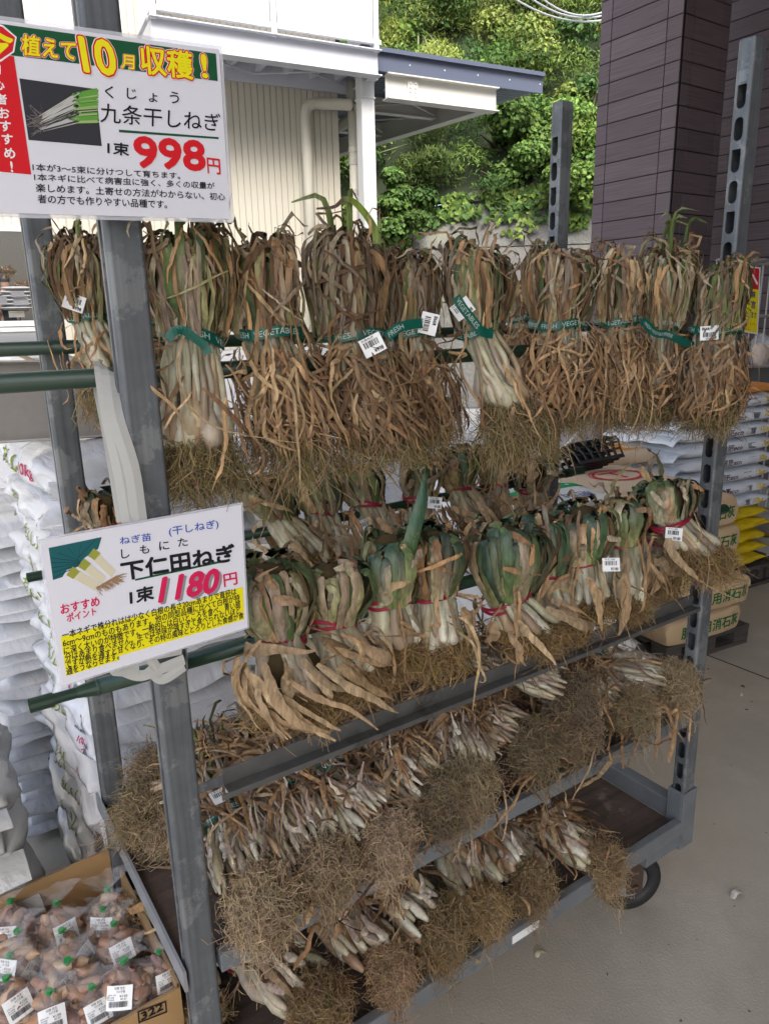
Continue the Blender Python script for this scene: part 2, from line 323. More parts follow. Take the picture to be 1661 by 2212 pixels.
    P = np.stack([pr*np.cos(th)[:, None], ky*pr*np.sin(th)[:, None], z], -1)+wob(rng, ns, K, .005 if not big else .003, 1.3)
    nk = rng.uniform(.0075, .0115, ns) if big else rng.uniform(.0035, .0058, ns); bl = nk*(rng.uniform(1.05, 1.35, ns) if big else rng.uniform(1.7, 2.8, ns)*bulbk)
    prof = nk[:, None]+(bl-nk)[:, None]*np.exp(-((tt[None]-.86)/(.22 if big else .13))**2); prof[:, -1] *= .35; prof[:, -2] *= .9
    V, F = tubes(onlean(P), prof, 8); cs = pick(rng, STEM*1.22, ns, .1); gtop = pick(rng, GRN, ns)*.9+.08
    brn = (rng.random(ns) < .22)[:, None]; cs = np.where(brn, pick(rng, DRY, ns)*.9+.06, cs)
    C = cs[:, None]*(1-np.exp(-tt*3.0)[None, :, None])+gtop[:, None]*np.exp(-tt*3.0)[None, :, None]
    mb = MB().add(V, F, np.repeat(C[:, :, None], 8, 2).reshape(-1, 3)); i0 = np.arange(ns)*K*8+(K-1)*8; mb.f.append(i0[:, None]+np.arange(8)[None]); mb.mi.append(0)
    mb.build('stems', PL_STM, t, smooth=True)
    ends = onlean(P)[:, -1]
    # ---- roots
    nr = int((340 if big else 850)*rootn*min(1.4, W/.13)); i = rng.integers(0, ns, nr); st = ends[i]+rng.normal(0, .006, (nr, 3))
    dr = sphere_dirs(rng, nr)*np.array([.6, .6, .3])+np.array([0, 0, -.8])+lean/max(Ls, .05)*.6
    col = (.25, .165, .075) if big else (.225, .17, .085)
    V, F, C = roots_mesh(rng, st, dr, Lr*1.0, .012, rad=.0008 if d < 1.5 else .0010, K=8, grav=.15, base=col)
    MB().add(V, F, C).build('roots', PL_ROOT, t)
    # ---- dry leaves hanging below the band
    nd = int((15 if big else 175)*dry*(W/.15)**1.0)
    if nd:
        th = YAW+np.pi+rng.normal(0, 1.2, nd); K = 14; tot = Ls+Lr*.3; v0 = rng.uniform(.02, .80 if not big else .35, nd)*tot; l = rng.uniform(.05, .17, nd)*(1.25 if big else 1.); l = np.minimum(l, tot*1.12-v0)
        an = rng.normal(0, .5, nd); an = np.where(rng.random(nd) < .16, rng.normal(0, 1.3, nd), an); kk = rng.normal(0, .7, nd)*(rng.random(nd) < .6); tk = rng.uniform(.25, .7, nd); off = rng.uniform(0, .016, nd)*(1.5 if big else 1); bow = rng.normal(.004, .008, nd)
        tt = np.linspace(0, 1, K); ang = an[:, None]+kk[:, None]/(1+np.exp(-(tt[None]-tk[:, None])*26)); st = l[:, None]/(K-1); dz = np.cumsum(np.cos(ang)*st, 1); dx_ = np.cumsum(np.sin(ang)*st, 1)
        vv = v0[:, None]+dz; fl = np.clip(vv/(tot*.5), 0, 1)**.7; Rr = rb*1.05+(W/2*1.14-rb)*fl+off[:, None]+bow[:, None]*np.sin(np.pi*tt)[None]+.012*np.clip(tt-.6, 0, 1)[None]*rng.random((nd, 1)); aa = th[:, None]+dx_/np.maximum(Rr, .02)
        P = np.stack([Rr*np.cos(aa), ky*Rr*np.sin(aa), -vv], -1)+wob(rng, nd, K, .0025, 1.5)
        if sprawl: P = P+(right*sprawl*px)[None, None]*(np.linspace(0, 1, K)**1.3)[None, :, None]*rng.uniform(.2, 1.1, nd)[:, None, None]
        out = np.stack([np.cos(aa), np.sin(aa), .15+0*aa], -1)
        c0 = pick(rng, DRY, nd)*tone*(.55 if big else 1)+(np.array([.21, .16, .095])*tone if big else 0); wd = rng.uniform(.010, .026, nd) if big else rng.uniform(.003, .0072, nd)
        V, F, C = leafset(rng, onlean(P), wd, out, c0, pick(rng, DRY, nd)*.4*tone+c0*.6, taper=.6, fold=.3, tw=.10 if not big else .07, crink=.0005)
        mb = MB().add(V, F, C)
        nx = int((22 if not big else 5)*(W/.15)); a0 = YAW+np.pi+rng.normal(0, 1.1, nx); z0_ = rng.uniform(.35, .98, nx); z1_ = z0_-rng.uniform(.1, .6, nx); a1 = a0+rng.normal(0, .8, nx); tt = np.linspace(0, 1, K)     # loose strands lying across the crown
        zf = z0_[:, None]+(z1_-z0_)[:, None]*tt; rr = np.interp(zf, [-.3, 0, .26, .56, .84, .97, 1.05], [rb*1.3, rb*1.2, rb*.55+W*.24, W*.525, W*.50, W*.33, W*.2])+rng.uniform(.001, .010, nx)[:, None]; a_ = a0[:, None]+(a1-a0)[:, None]*tt; q = asy(a_)
        P = np.stack([rr*q*np.cos(a_), ky*rr*q*np.sin(a_), zf*Hh], -1)+wob(rng, nx, K, .002, 1.3); c0 = pick(rng, np.concatenate([DRY, GREY]), nx)*tone*1.1
        V, F, C = leafset(rng, onlean(P), rng.uniform(.0025, .0062, nx)*(2.4 if big else 1), np.stack([np.cos(a_), np.sin(a_), .3+0*a_], -1), c0, c0*.9, taper=.5, fold=.3, tw=.10, crink=.0006); mb.add(V, F, C)
        if stray:                            # a few long loose strands
            K = 22; th = YAW+np.pi+rng.normal(0, 1.1, stray); r_ = W/2*rng.uniform(.7, 1.3, stray); L2 = (Ls+Lr)*rng.uniform(.6, 1.12, stray)
            P0 = np.stack([rb*np.cos(th), rb*np.sin(th), rng.uniform(-.05, .05, stray)], -1); P1 = np.stack([r_*1.2*np.cos(th), r_*np.sin(th), -.25*L2], -1)
            P2 = np.stack([r_*1.1*np.cos(th), r_*np.sin(th), -.65*L2], -1)+rng.normal(0, .025, (stray, 3)); P3 = np.stack([r_*np.cos(th), r_*np.sin(th), -L2], -1)+rng.normal(0, .05, (stray, 3))
            P = spline(np.stack([P0, P1, P2, P3], 1), K)+wob(rng, stray, K, .006, 1.6)
            out = np.stack([np.cos(th), np.sin(th), .1+0*th], -1)[:, None]+np.zeros((stray, K, 3)); c0 = pick(rng, DRY[:4], stray)*.7+np.array([.12, .09, .05])
            V, F, C = leafset(rng, P, rng.uniform(.0035, .008, stray), out, c0, c0*.9, taper=.5, fold=.3, tw=.12, crink=.0005); mb.add(V, F, C)
        # loose wisps curling out of the crown
        nw = 9 if not big else 5; th = rng.random(nw)*2*np.pi; K = 9; r_ = W/2*rng.uniform(.5, 1.05, nw)
        P0 = np.stack([r_*np.cos(th)*.8, ky*r_*np.sin(th)*.8, Hh*rng.uniform(.55, .95, nw)], -1); P1 = P0+np.stack([np.cos(th)*.02, np.sin(th)*.02, rng.uniform(.01, .045, nw)], -1); P2 = P1+rng.normal(0, .02, (nw, 3))+np.stack([np.cos(th)*.02, np.sin(th)*.02, rng.uniform(-.03, .02, nw)], -1)
        P = spline(np.stack([P0, P1, P2], 1), K)+wob(rng, nw, K, .005, 2); out = np.stack([np.cos(th), np.sin(th), .5+0*th], -1)[:, None]+np.zeros((nw, K, 3)); c0 = pick(rng, np.concatenate([DRY, GREY]), nw)
        V, F, C = leafset(rng, onlean(P), rng.uniform(.004, .009, nw)*(1.8 if big else 1), out, c0, c0*.8, taper=.5, fold=.4, tw=.35, crink=.001); mb.add(V, F, C)
        mb.build('dry_leaves', PL_DRY, t, smooth=True)
    if shoots:
        K = 9; P0 = np.stack([rng.normal(0, W*.18, shoots), rng.normal(0, W*.15, shoots), Hh*.45+0*rng.random(shoots)], -1); hh = Hh*rng.uniform(.7, .95, shoots)
        a = rng.random(shoots)*2*np.pi; o_ = np.stack([np.cos(a), np.sin(a), 0*a], -1)
        P = spline(np.stack([P0, P0+np.array([0, 0, 1])*hh[:, None]*.6, P0+np.array([0, 0, 1])*hh[:, None]+o_*.015, P0+np.array([0, 0, 1])*hh[:, None]*.95+o_*.06], 1), K)
        c0 = pick(rng, GRN[[0, 1, 3]], shoots); V, F, C = leafset(rng, onlean(P), rng.uniform(.008, .012, shoots)*(2.2 if big else 1), np.array([0, -1., .1])+0*P, c0, c0*.9, taper=.5, fold=.3, tw=.05)
        MB().add(V, F, C).build('green_shoots', PL_GRN, t, smooth=True)
    # ---- tape round the waist
    thv = math.atan2(CAM[1]-B[1], CAM[0]-B[0])
    if big: ring_tape(t, rb*1.16, rb*1.16*ky, .0065, TAPE_R, (tilt, 0), 0, None, layers=2)
    else: ring_tape(t, rb*1.16, rb*1.16*ky, .0155, TAPE_G, (tilt, 0), 0, WORDS[word % 3], thv)
    if tagspec:
        tx, ty, rot, txt = tagspec; fwd = unit(np.array([CAM[0]-B[0], CAM[1]-B[1], 0.])); P = (tx-bx)*px*right+np.array([0, 0, -(ty-by)*px])+fwd*(W*.44)
        a = R(rot); price_tag(t, P, fwd+np.array([0, 0, .15]), right*math.sin(a)+np.array([0, 0, 1.])*math.cos(a), .034, .028, txt)
    return t
def lie_bundle(label, rp, ax, L=.36, W=.17, Ht=.11, Lr=.11, kind='K', green=.3, seed=0, group='', tagpos=None, dry=1., rootn=1., droop=.5, tag_txt=('¥998', '九条ねぎ'), floor=None, fringe=1., rtone=1.):
    """a bundle lying down: rp = centre of the root end, ax = direction from the roots to the leaf tips"""
    rng = np.random.default_rng(seed+500); ax = unit(np.asarray(ax, float)); sd = unit(np.cross(ax, (0, 0, 1.))); up = np.cross(sd, ax); big = kind == 'S'
    t = thing('leek_bundle' if big else 'onion_bundle', label, 'leek bundle' if big else 'onion bundle', rp, 0, group)
    def fr(u, a, b): return u[..., None]*ax+a[..., None]*sd+b[..., None]*up
    def cl(P):
        if floor is None: return P
        P = P.copy(); w_ = P+np.asarray(rp); inside = w_[..., 1] > -.02; P[..., 2] = np.where(inside, np.maximum(P[..., 2], floor-rp[2]), P[..., 2]); return P
    ns = 26 if big else 95; K = 11; tt = np.linspace(0, 1, K); a = rng.uniform(-1, 1, ns); b = rng.uniform(-.75, 1, ns)*np.sqrt(np.maximum(0, 1-a*a*.8)); b[:ns//2] = np.abs(b[:ns//2])
    u0 = rng.uniform(-.02, .05, ns); ul = L*rng.uniform(.62, .9, ns); waist = 1-.42*np.exp(-((tt-.50)/.26)**2)
    P = fr(u0[:, None]+ul[:, None]*tt, a[:, None]*W*.46*waist[None], b[:, None]*Ht*.45*waist[None])+wob(rng, ns, K, .006, 1.5)
    nk = rng.uniform(.0075, .0120, ns) if big else rng.uniform(.0030, .0048, ns); bl = nk*(rng.uniform(1.05, 1.3, ns) if big else rng.uniform(1.2, 1.9, ns))
    prof = nk[:, None]+(bl-nk)[:, None]*np.exp(-((tt[None]-.12)/(.2 if big else .11))**2); prof[:, 0] *= .45; prof[:, -1] *= .7
    V, F = tubes(cl(P), prof, 8); cs = pick(rng, STEM*1.1, ns, .16); brn = (rng.random(ns) < .38)[:, None]; cs = np.where(brn, pick(rng, np.concatenate([GREY, DRY[:3]]), ns)+.06, cs); gt = np.where((rng.random(ns) < .5)[:, None], pick(rng, GRN, ns)+.06, pick(rng, GREY, ns))
    m = (tt**1.8)[None, :, None]; C = cs[:, None]*(1-m)+gt[:, None]*m
    mb = MB().add(V, F, np.repeat(C[:, :, None], 8, 2).reshape(-1, 3)); i0 = np.arange(ns)*K*8; mb.f.append(i0[:, None]+np.arange(8)[None, ::-1]); mb.mi.append(0)
    mb.build('stems', PL_STM, t, smooth=True)
    # tails
    n = 22 if big else 46; K = 12; a = rng.uniform(-1, 1, n); b = rng.uniform(-.6, 1, n); tt = np.linspace(0, 1, K)
    P = fr(L*(.58+rng.uniform(0, .12, n))[:, None]+L*rng.uniform(.3, .55, n)[:, None]*tt, a[:, None]*W*.3*(1+tt*.5), b[:, None]*Ht*.32*(1+.4*tt))+wob(rng, n, K, .014, 2)
    gs = (rng.random(n) < green)[:, None]; c0 = np.where(gs, pick(rng, BLU if big else GRN, n), pick(rng, DRY, n)); out = np.zeros((n, K, 3))+up+sd*a[:, None, None]
    V, F, C = leafset(rng, cl(P), rng.uniform(.02, .036, n) if big else rng.uniform(.006, .012, n), out, c0, c0*.8+.1*pick(rng, DRY, n), taper=.4, fold=.3, tw=.10, crink=.0005)
    MB().add(V, F, C).build('leaves', PL_GRN if green > .5 else PL_DRY, t, smooth=True)
    # dry leaves strewn over the stems
    nd = int((22 if big else 60)*dry); K = 16
    if nd:
        a = rng.uniform(-1.1, 1.1, nd); u = rng.uniform(.18, .85, nd)*L; b = Ht*.5*np.sqrt(np.maximum(.05, 1-a*a*.7)); h0 = fr(u, a*W*.48, b)
        dr = unit(ax*rng.normal(-.5, .6, (nd, 1))+sd*rng.normal(0, .8, (nd, 1))+up*rng.normal(.05, .15, (nd, 1))); ll = rng.uniform(.06, .20, nd)[:, None, None]
        tt = np.linspace(-.4, .6, K)[None, :, None]; P = h0[:, None]+dr[:, None]*ll*tt+np.array([0, 0, -1.])*ll*np.abs(tt)**2*.7+wob(rng, nd, K, .005, 1.4)+up*.012
        c0 = pick(rng, DRY, nd); out = np.zeros((nd, K, 3))+up
        V, F, C = leafset(rng, cl(P), rng.uniform(.008, .024, nd) if big else rng.uniform(.003, .0085, nd), out, c0, c0*.85, taper=.45, fold=.3, tw=.13, crink=.0006)
        MB().add(V, F, C).build('dry_leaves', PL_DRY, t, smooth=True)
    # papery skins peeling off the stems
    nk_ = 34 if not big else 22; K = 7; a = rng.uniform(-1, 1, nk_); u = rng.uniform(.05, .6, nk_)*L; h0 = fr(u, a*W*.42, Ht*.46*np.sqrt(np.maximum(.1, 1-a*a*.8))); dr = unit(ax+sd*rng.normal(0, .35, (nk_, 1))+up*rng.normal(.1, .2, (nk_, 1))); tt = np.linspace(-.5, .5, K)[None, :, None]
    P = h0[:, None]+dr[:, None]*rng.uniform(.025, .07, nk_)[:, None, None]*tt+up*(.004+.03*np.maximum(0, tt)**2*4*rng.random((nk_, 1, 1)))+wob(rng, nk_, K, .003, 1.5); c0 = pick(rng, np.array([(.50, .43, .34), (.42, .33, .27), (.55, .50, .42), (.33, .25, .20)]), nk_)
    V, F, C = leafset(rng, cl(P), rng.uniform(.004, .010, nk_)*(1.6 if big else 1), np.zeros((nk_, K, 3))+up+sd*a[:, None, None], c0, c0*.9, taper=.5, fold=.5, tw=.12, crink=.0006); MB().add(V, F, C).build('papery_skin', PL_DRY, t, smooth=True)
    # root mass: a dark lumpy core under a thick mat of fibres
    nu, nv = 20, 12; th = np.linspace(0, 2*np.pi, nu, endpoint=False); ph = np.linspace(.05, np.pi-.05, nv); TH, PH = np.meshgrid(th, ph)
    q = np.stack([np.sin(PH)*np.cos(TH), np.sin(PH)*np.sin(TH), np.cos(PH)], -1).reshape(-1, 3); q = q*(1+.22*np.sin(q@rng.normal(0, 3, (3, 5))+rng.random(5)*6).mean(1, keepdims=True))
    cw = cl(-ax*Lr*.42+np.array([0, 0, -droop*Lr*.35])+q[:, :1]*ax*Lr*.42+q[:, 1:2]*sd*W*.30+q[:, 2:]*up*(Ht*.34+droop*Lr*.10)); i = np.arange(nv-1)[:, None]*nu+np.arange(nu)[None]; j = np.arange(nv-1)[:, None]*nu+((np.arange(nu)+1) % nu)[None]
    rt_ = MB(); rt_.add(cw, np.stack([i, j, j+nu, i+nu], -1).reshape(-1, 4), (.06, .043, .022), 1)
    nr = int((1100 if big else 1500)*rootn); dirs = sphere_dirs(rng, nr); dirs = dirs*(1+.28*np.sin(dirs@rng.normal(0, 2.2, (3, 4))+rng.random(4)*6).mean(1, keepdims=True)*2)*rng.uniform(.86, 1.18, 3); s0 = -ax*Lr*.36+np.array([0, 0, -droop*Lr*.15])+dirs[:, :1]*ax*Lr*.40+dirs[:, 1:2]*sd*W*.29+dirs[:, 2:]*up*(Ht*.34+droop*Lr*.10)
    col = np.array((.30, .215, .12) if big else (.33, .255, .16))*rtone*rng.uniform(.75, 1.12)*np.array([1, 1-.06*rng.random(), 1-.12*rng.random()])
    d2 = sphere_dirs(rng, nr)*1.0-ax*.3+dirs*.35+np.array([0, 0, -droop*.4]); V, F, C = roots_mesh(rng, s0, d2, Lr*rng.uniform(.20, .55, nr), .010, rad=.00075, K=9, grav=.25*droop+.05, base=col)
    rt_.add(cl(V), F, C)
    if fringe:
        nf = int(120*fringe); ii = rng.integers(0, nr, nf); V, F, C = roots_mesh(rng, s0[ii], dirs[ii]*.6-ax*.6+np.array([0, 0, -.9*droop]), Lr*.85, .016, rad=.0006, K=9, grav=.3*droop, base=col); rt_.add(cl(V), F, C)
    rt_.build('roots', [PL_ROOT, PL_CORE], t)
    # tape
    if not big:
        tb = MB(); M_ = 28; an = np.arange(M_)*2*np.pi/M_; u = L*.36; ww = W*.345; hh = Ht*.45
        ring = lambda du, k: fr(np.full(M_, u+du), k*ww*np.cos(an), k*hh*np.sin(an))
        v = np.concatenate([ring(-.010, 1), ring(.010, 1), ring(.010, .97), ring(-.010, .97)]); i = np.arange(M_); j = (i+1) % M_
        tb.add(v, np.concatenate([np.stack([i+p_*M_, j+p_*M_, j+q_*M_, i+q_*M_], 1) for p_, q_ in ((0, 1), (1, 2), (2, 3), (3, 0))])); o = tb.build('tape', TAPE_G, t)
        ink = MB(); pos = -.07
        for wd in WORDS[seed % 3][:2]:
            uv, tr, asp = text_uv(wd, .015); wl_ = asp*.010; an = np.pi/2-(pos+uv[:, 0]*wl_)/((ww+hh)/2); pos += wl_+.012
            ink.add(fr(u+(uv[:, 1]-.5)*.010, (ww+.0009)*np.cos(an), (hh+.0009)*np.sin(an)), tr, (.6, .68, .64))
        ink.build('tape_print', PRINT, o)
    else:
        tb = MB(); M_ = 28; an = np.arange(M_)*2*np.pi/M_; u = L*.42; ww = W*.34; hh = Ht*.40
        P = fr(np.full(M_+1, u), ww*np.cos(np.append(an, 0)), hh*np.sin(np.append(an, 0))); tb.tube(P, .003, 6); tb.build('tape', TAPE_R, t)
    if tagpos is not None:
        price_tag(t, fr(np.array(L*.40), np.array(W*tagpos[1]), np.array(Ht*.5+.012)), up*1.0-ax*.35+rng.normal(0, .2, 3), -sd*math.sin(tagpos[2])+ax*math.cos(tagpos[2]), .034, .026, tag_txt)
    return t
# ================================================================ SETTING
PH = R(-7.5); EX = np.array([math.cos(PH), math.sin(PH), 0]); EY = np.array([-math.sin(PH), math.cos(PH), 0])
def struct(o): o['kind'] = 'structure'; return o
m_floor = mat('floor_concrete', (.42, .382, .315), .55, noise=(5, .45, (.34, .305, .25)), bump=(160, .35, .004), stain=(1.3, .5, .66, (.50, .455, .38)))
struct(MB().box(-7, 14, -6, 4.2, -.15, 0).build('floor', m_floor))
m_yard = mat('yard_asphalt', (.30, .30, .30), .8, noise=(8, .5, (.22, .22, .22)), bump=(60, .3))
struct(MB().box(-60, 90, -40, 110, -.30, -.008).build('yard_ground', m_yard))
jm = mat('joint_dark', (.05, .045, .04), .9)
for k, (a, b) in enumerate((((atz(1500, 1405, 0)[0], -6), (atz(1500, 1405, 0)[0], 4.2)), ((-7, -1.9), (14, -1.9)))):
    struct(MB().bar((*a, .0012), (*b, .0012), .006, .0024).build('floor_joint', jm))
# ---- the shop roof overhead (shades the display) and its outer wall
m_dark = mat('dark_siding', rough=.55, attr=True, streak=(2.5, 2.5, 160, .28), bump=(1, 0), spec=.35)
m_joint = mat('siding_joint', (.010, .009, .010), .8)
m_ceil = mat('canopy_ceiling', (.55, .54, .52), .7)
o = thing('store_roof', 'flat roof of the store reaching out over the goods in front of it', 'roof', (3, 0, 5.2))
MB().box(-6.0, 6, -8.5, 3.45, 0, .25).build('roof_slab', m_ceil, o)
TONE = random.Random(8)
def boards(mb, jb, a, b, nrm, z1, pitch, vj=()):
    """a clad face from a to b (plan points), boards of the given pitch with dark joints between them"""
    a = np.array([*a, 0.]); b = np.array([*b, 0.]); d = b-a; l = np.linalg.norm(d); d /= l; n = np.array([*nrm, 0.]); z = 0
    M = np.eye(4); M[:3, 0] = d; M[:3, 1] = -n; M[:3, 2] = (0, 0, 1); M[:3, 3] = a; cuts = [0, *vj, l]
    while z < z1:
        for x0, x1 in zip(cuts[:-1], cuts[1:]): mb.box(x0+.003, x1-.003, 0, .03, z+.004, z+pitch-.004, M, c=np.array((.138, .107, .120))*TONE.uniform(.88, 1.1))
        z += pitch
    jb.box(.001, l-.001, .007, .029, .002, z1-.002, M)
c0 = np.array([5.234, 2.979]); cx1, cy1 = .62, .80
t = thing('siding_column', 'square column clad in dark brown boards behind the display rack', 'column', (c0[0], c0[1], 0))
mb, jb = MB(), MB(); p_ = .158
boards(mb, jb, (0, cy1), (0, 0), (-1, 0), 5.18, p_, (.12, cy1-.14)); boards(mb, jb, (0.0305, 0), (cx1, 0), (0, -1), 5.18, p_, (.12, cx1-.12))
mb.box(.031, cx1, .031, cy1, 0, 5.18); mb.build('cladding', m_dark, t, bevel=.003); jb.build('joint', m_joint, t)
t = thing('store_wall', 'long store wall of dark brown horizontal boards on the right', 'wall', (6.6, -6, 0))
mb, jb = MB(), MB(); boards(mb, jb, (0, 9.6), (0, 0), (-1, 0), 5.18, p_, (2.4, 5.2, 8.1)); mb.box(.031, .2, 0, 9.6, 0, 5.18); mb.build('cladding', m_dark, t, bevel=.003); jb.build('joint', m_joint, t)
t = thing('store_wall', 'added unseen wall of dark boards keeping light off the front of the column', 'wall', (2.8, -3.2, 0))  # unseen wall, added to darken the column's front face
mb, jb = MB(), MB(); boards(mb, jb, (3.75, 0), (0, 0), (0, 1), 5.18, p_, (1.8,)); mb.box(0, 3.75, -.2, -.031, 0, 5.18); mb.build('cladding', m_dark, t); jb.build('joint', m_joint, t)
t = thing('store_wall', 'added unseen wall of dark boards blocking light from behind the viewer', 'wall', (.4, -6.4, 0))  # unseen, added to cut the light coming from behind the viewer
mb, jb = MB(), MB(); boards(mb, jb, (6.2, 0), (0, 0), (0, 1), 5.18, p_, (2., 4.)); mb.box(0, 6.2, -.2, -.031, 0, 5.18); mb.build('cladding', m_dark, t); jb.build('joint', m_joint, t)
# ================================================================ BUILDING ACROSS THE YARD (local x along its wall, local y away from the viewer)
DW = 8.0; BO = CAM+EY*DW; BO[2] = 0
def bl(x, y, ly=0.):                         # image point -> the building's own coordinates on the plane local y = ly
    d = ray(x, y); P = CAM+d*(((BO-CAM)@EY+ly)/(d@EY)); return np.array([(P-BO)@EX, ly, P[2]])
m_cream = mat('cream_siding', (.49, .468, .395), .5, noise=(1.5, .3, (.43, .41, .345)), stain=(.8, .6, .85, (.5, .46, .36)))
m_creamt = mat('cream_paint', (.47, .45, .38), .45, noise=(3, .25, (.41, .39, .325)))
m_white = mat('white_paint', (.60, .61, .64), .4, noise=(2, .2, (.52, .54, .58)))
m_steel = mat('balcony_steel', (.52, .54, .59), .4, noise=(2, .3, (.44, .46, .51)))
m_alu = mat('aluminium_frame', (.62, .63, .64), .35, metal=.4)
bld = thing('shop_building', 'cream ribbed metal building with a white balcony across the yard', 'building', BO, PH)
def ribbed(mb, x0, x1, z0, z1, y=0., pitch=.068, dep=.013):
    xs, ys = [], []; x = x0
    while x < x1: 
        xs += [x, x+pitch*.80, x+pitch*.84, x+pitch*.96]; ys += [y, y, y+dep, y+dep]; x += pitch
    n = len(xs); v = np.concatenate([np.stack([xs, ys, np.full(n, z0)], 1), np.stack([xs, ys, np.full(n, z1)], 1)]); i = np.arange(n-1); mb.add(v, np.stack([i, i+1, i+n+1, i+n], 1))
wx0, wx1, wz0, wz1 = -1.9, .405, 1.60, 2.50
mb = MB(); ribbed(mb, -7, wx0, 1.30, 7.5); ribbed(mb, wx0, wx1, wz1, 7.5); ribbed(mb, wx1, 3.46, 1.30, 7.5); ribbed(mb, wx1, 3.46, 1.30, 1.302)
mb.box(3.46, 3.53, -.01, .06, 0, 7.5); mb.box(3.49, 3.53, .06, 9, 0, 7.5); mb.build('wall', m_cream, bld)
MB().box(wx0, wx1, .003, .12, 1.2975, wz0-.001).box(-7, 3.46, .002, .12, 0, 1.297).build('base_wall', mat('base_grey', (.50, .51, .53), .6, noise=(2, .2, (.44, .45, .47))), bld)
wf = MB(); F_ = .05
wf.box(wx0, wx1, -.03, .05, wz1-F_, wz1).box(wx0, wx1, -.05, .05, wz0, wz0+F_).box(wx1-F_, wx1, -.028, .05, wz0+F_, wz1-F_).box(wx0, wx0+F_, -.028, .05, wz0+F_, wz1-F_)
wf = wf.build('window', m_alu, bld)
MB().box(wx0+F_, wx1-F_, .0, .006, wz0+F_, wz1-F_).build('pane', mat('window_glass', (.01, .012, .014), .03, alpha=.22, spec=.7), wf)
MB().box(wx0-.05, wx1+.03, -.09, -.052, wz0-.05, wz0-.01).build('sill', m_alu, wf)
MB().box(-6, 2.2, 6.9, 7.0, -.002, 3.4).box(-6, -5.9, .2, 6.9, 0, 3.4).box(2.1, 2.2, .2, 6.9, 0, 3.4).build('room_wall', mat('reflected_ceiling_grey', (.085, .083, .075), .8), bld)  # dark grey stands in for the ceiling mirrored in the pane
MB().box(-6, 2.2, .13, 6.9, -.004, .02).build('room_floor', mat('room_floor', (.3, .29, .27), .8), bld)
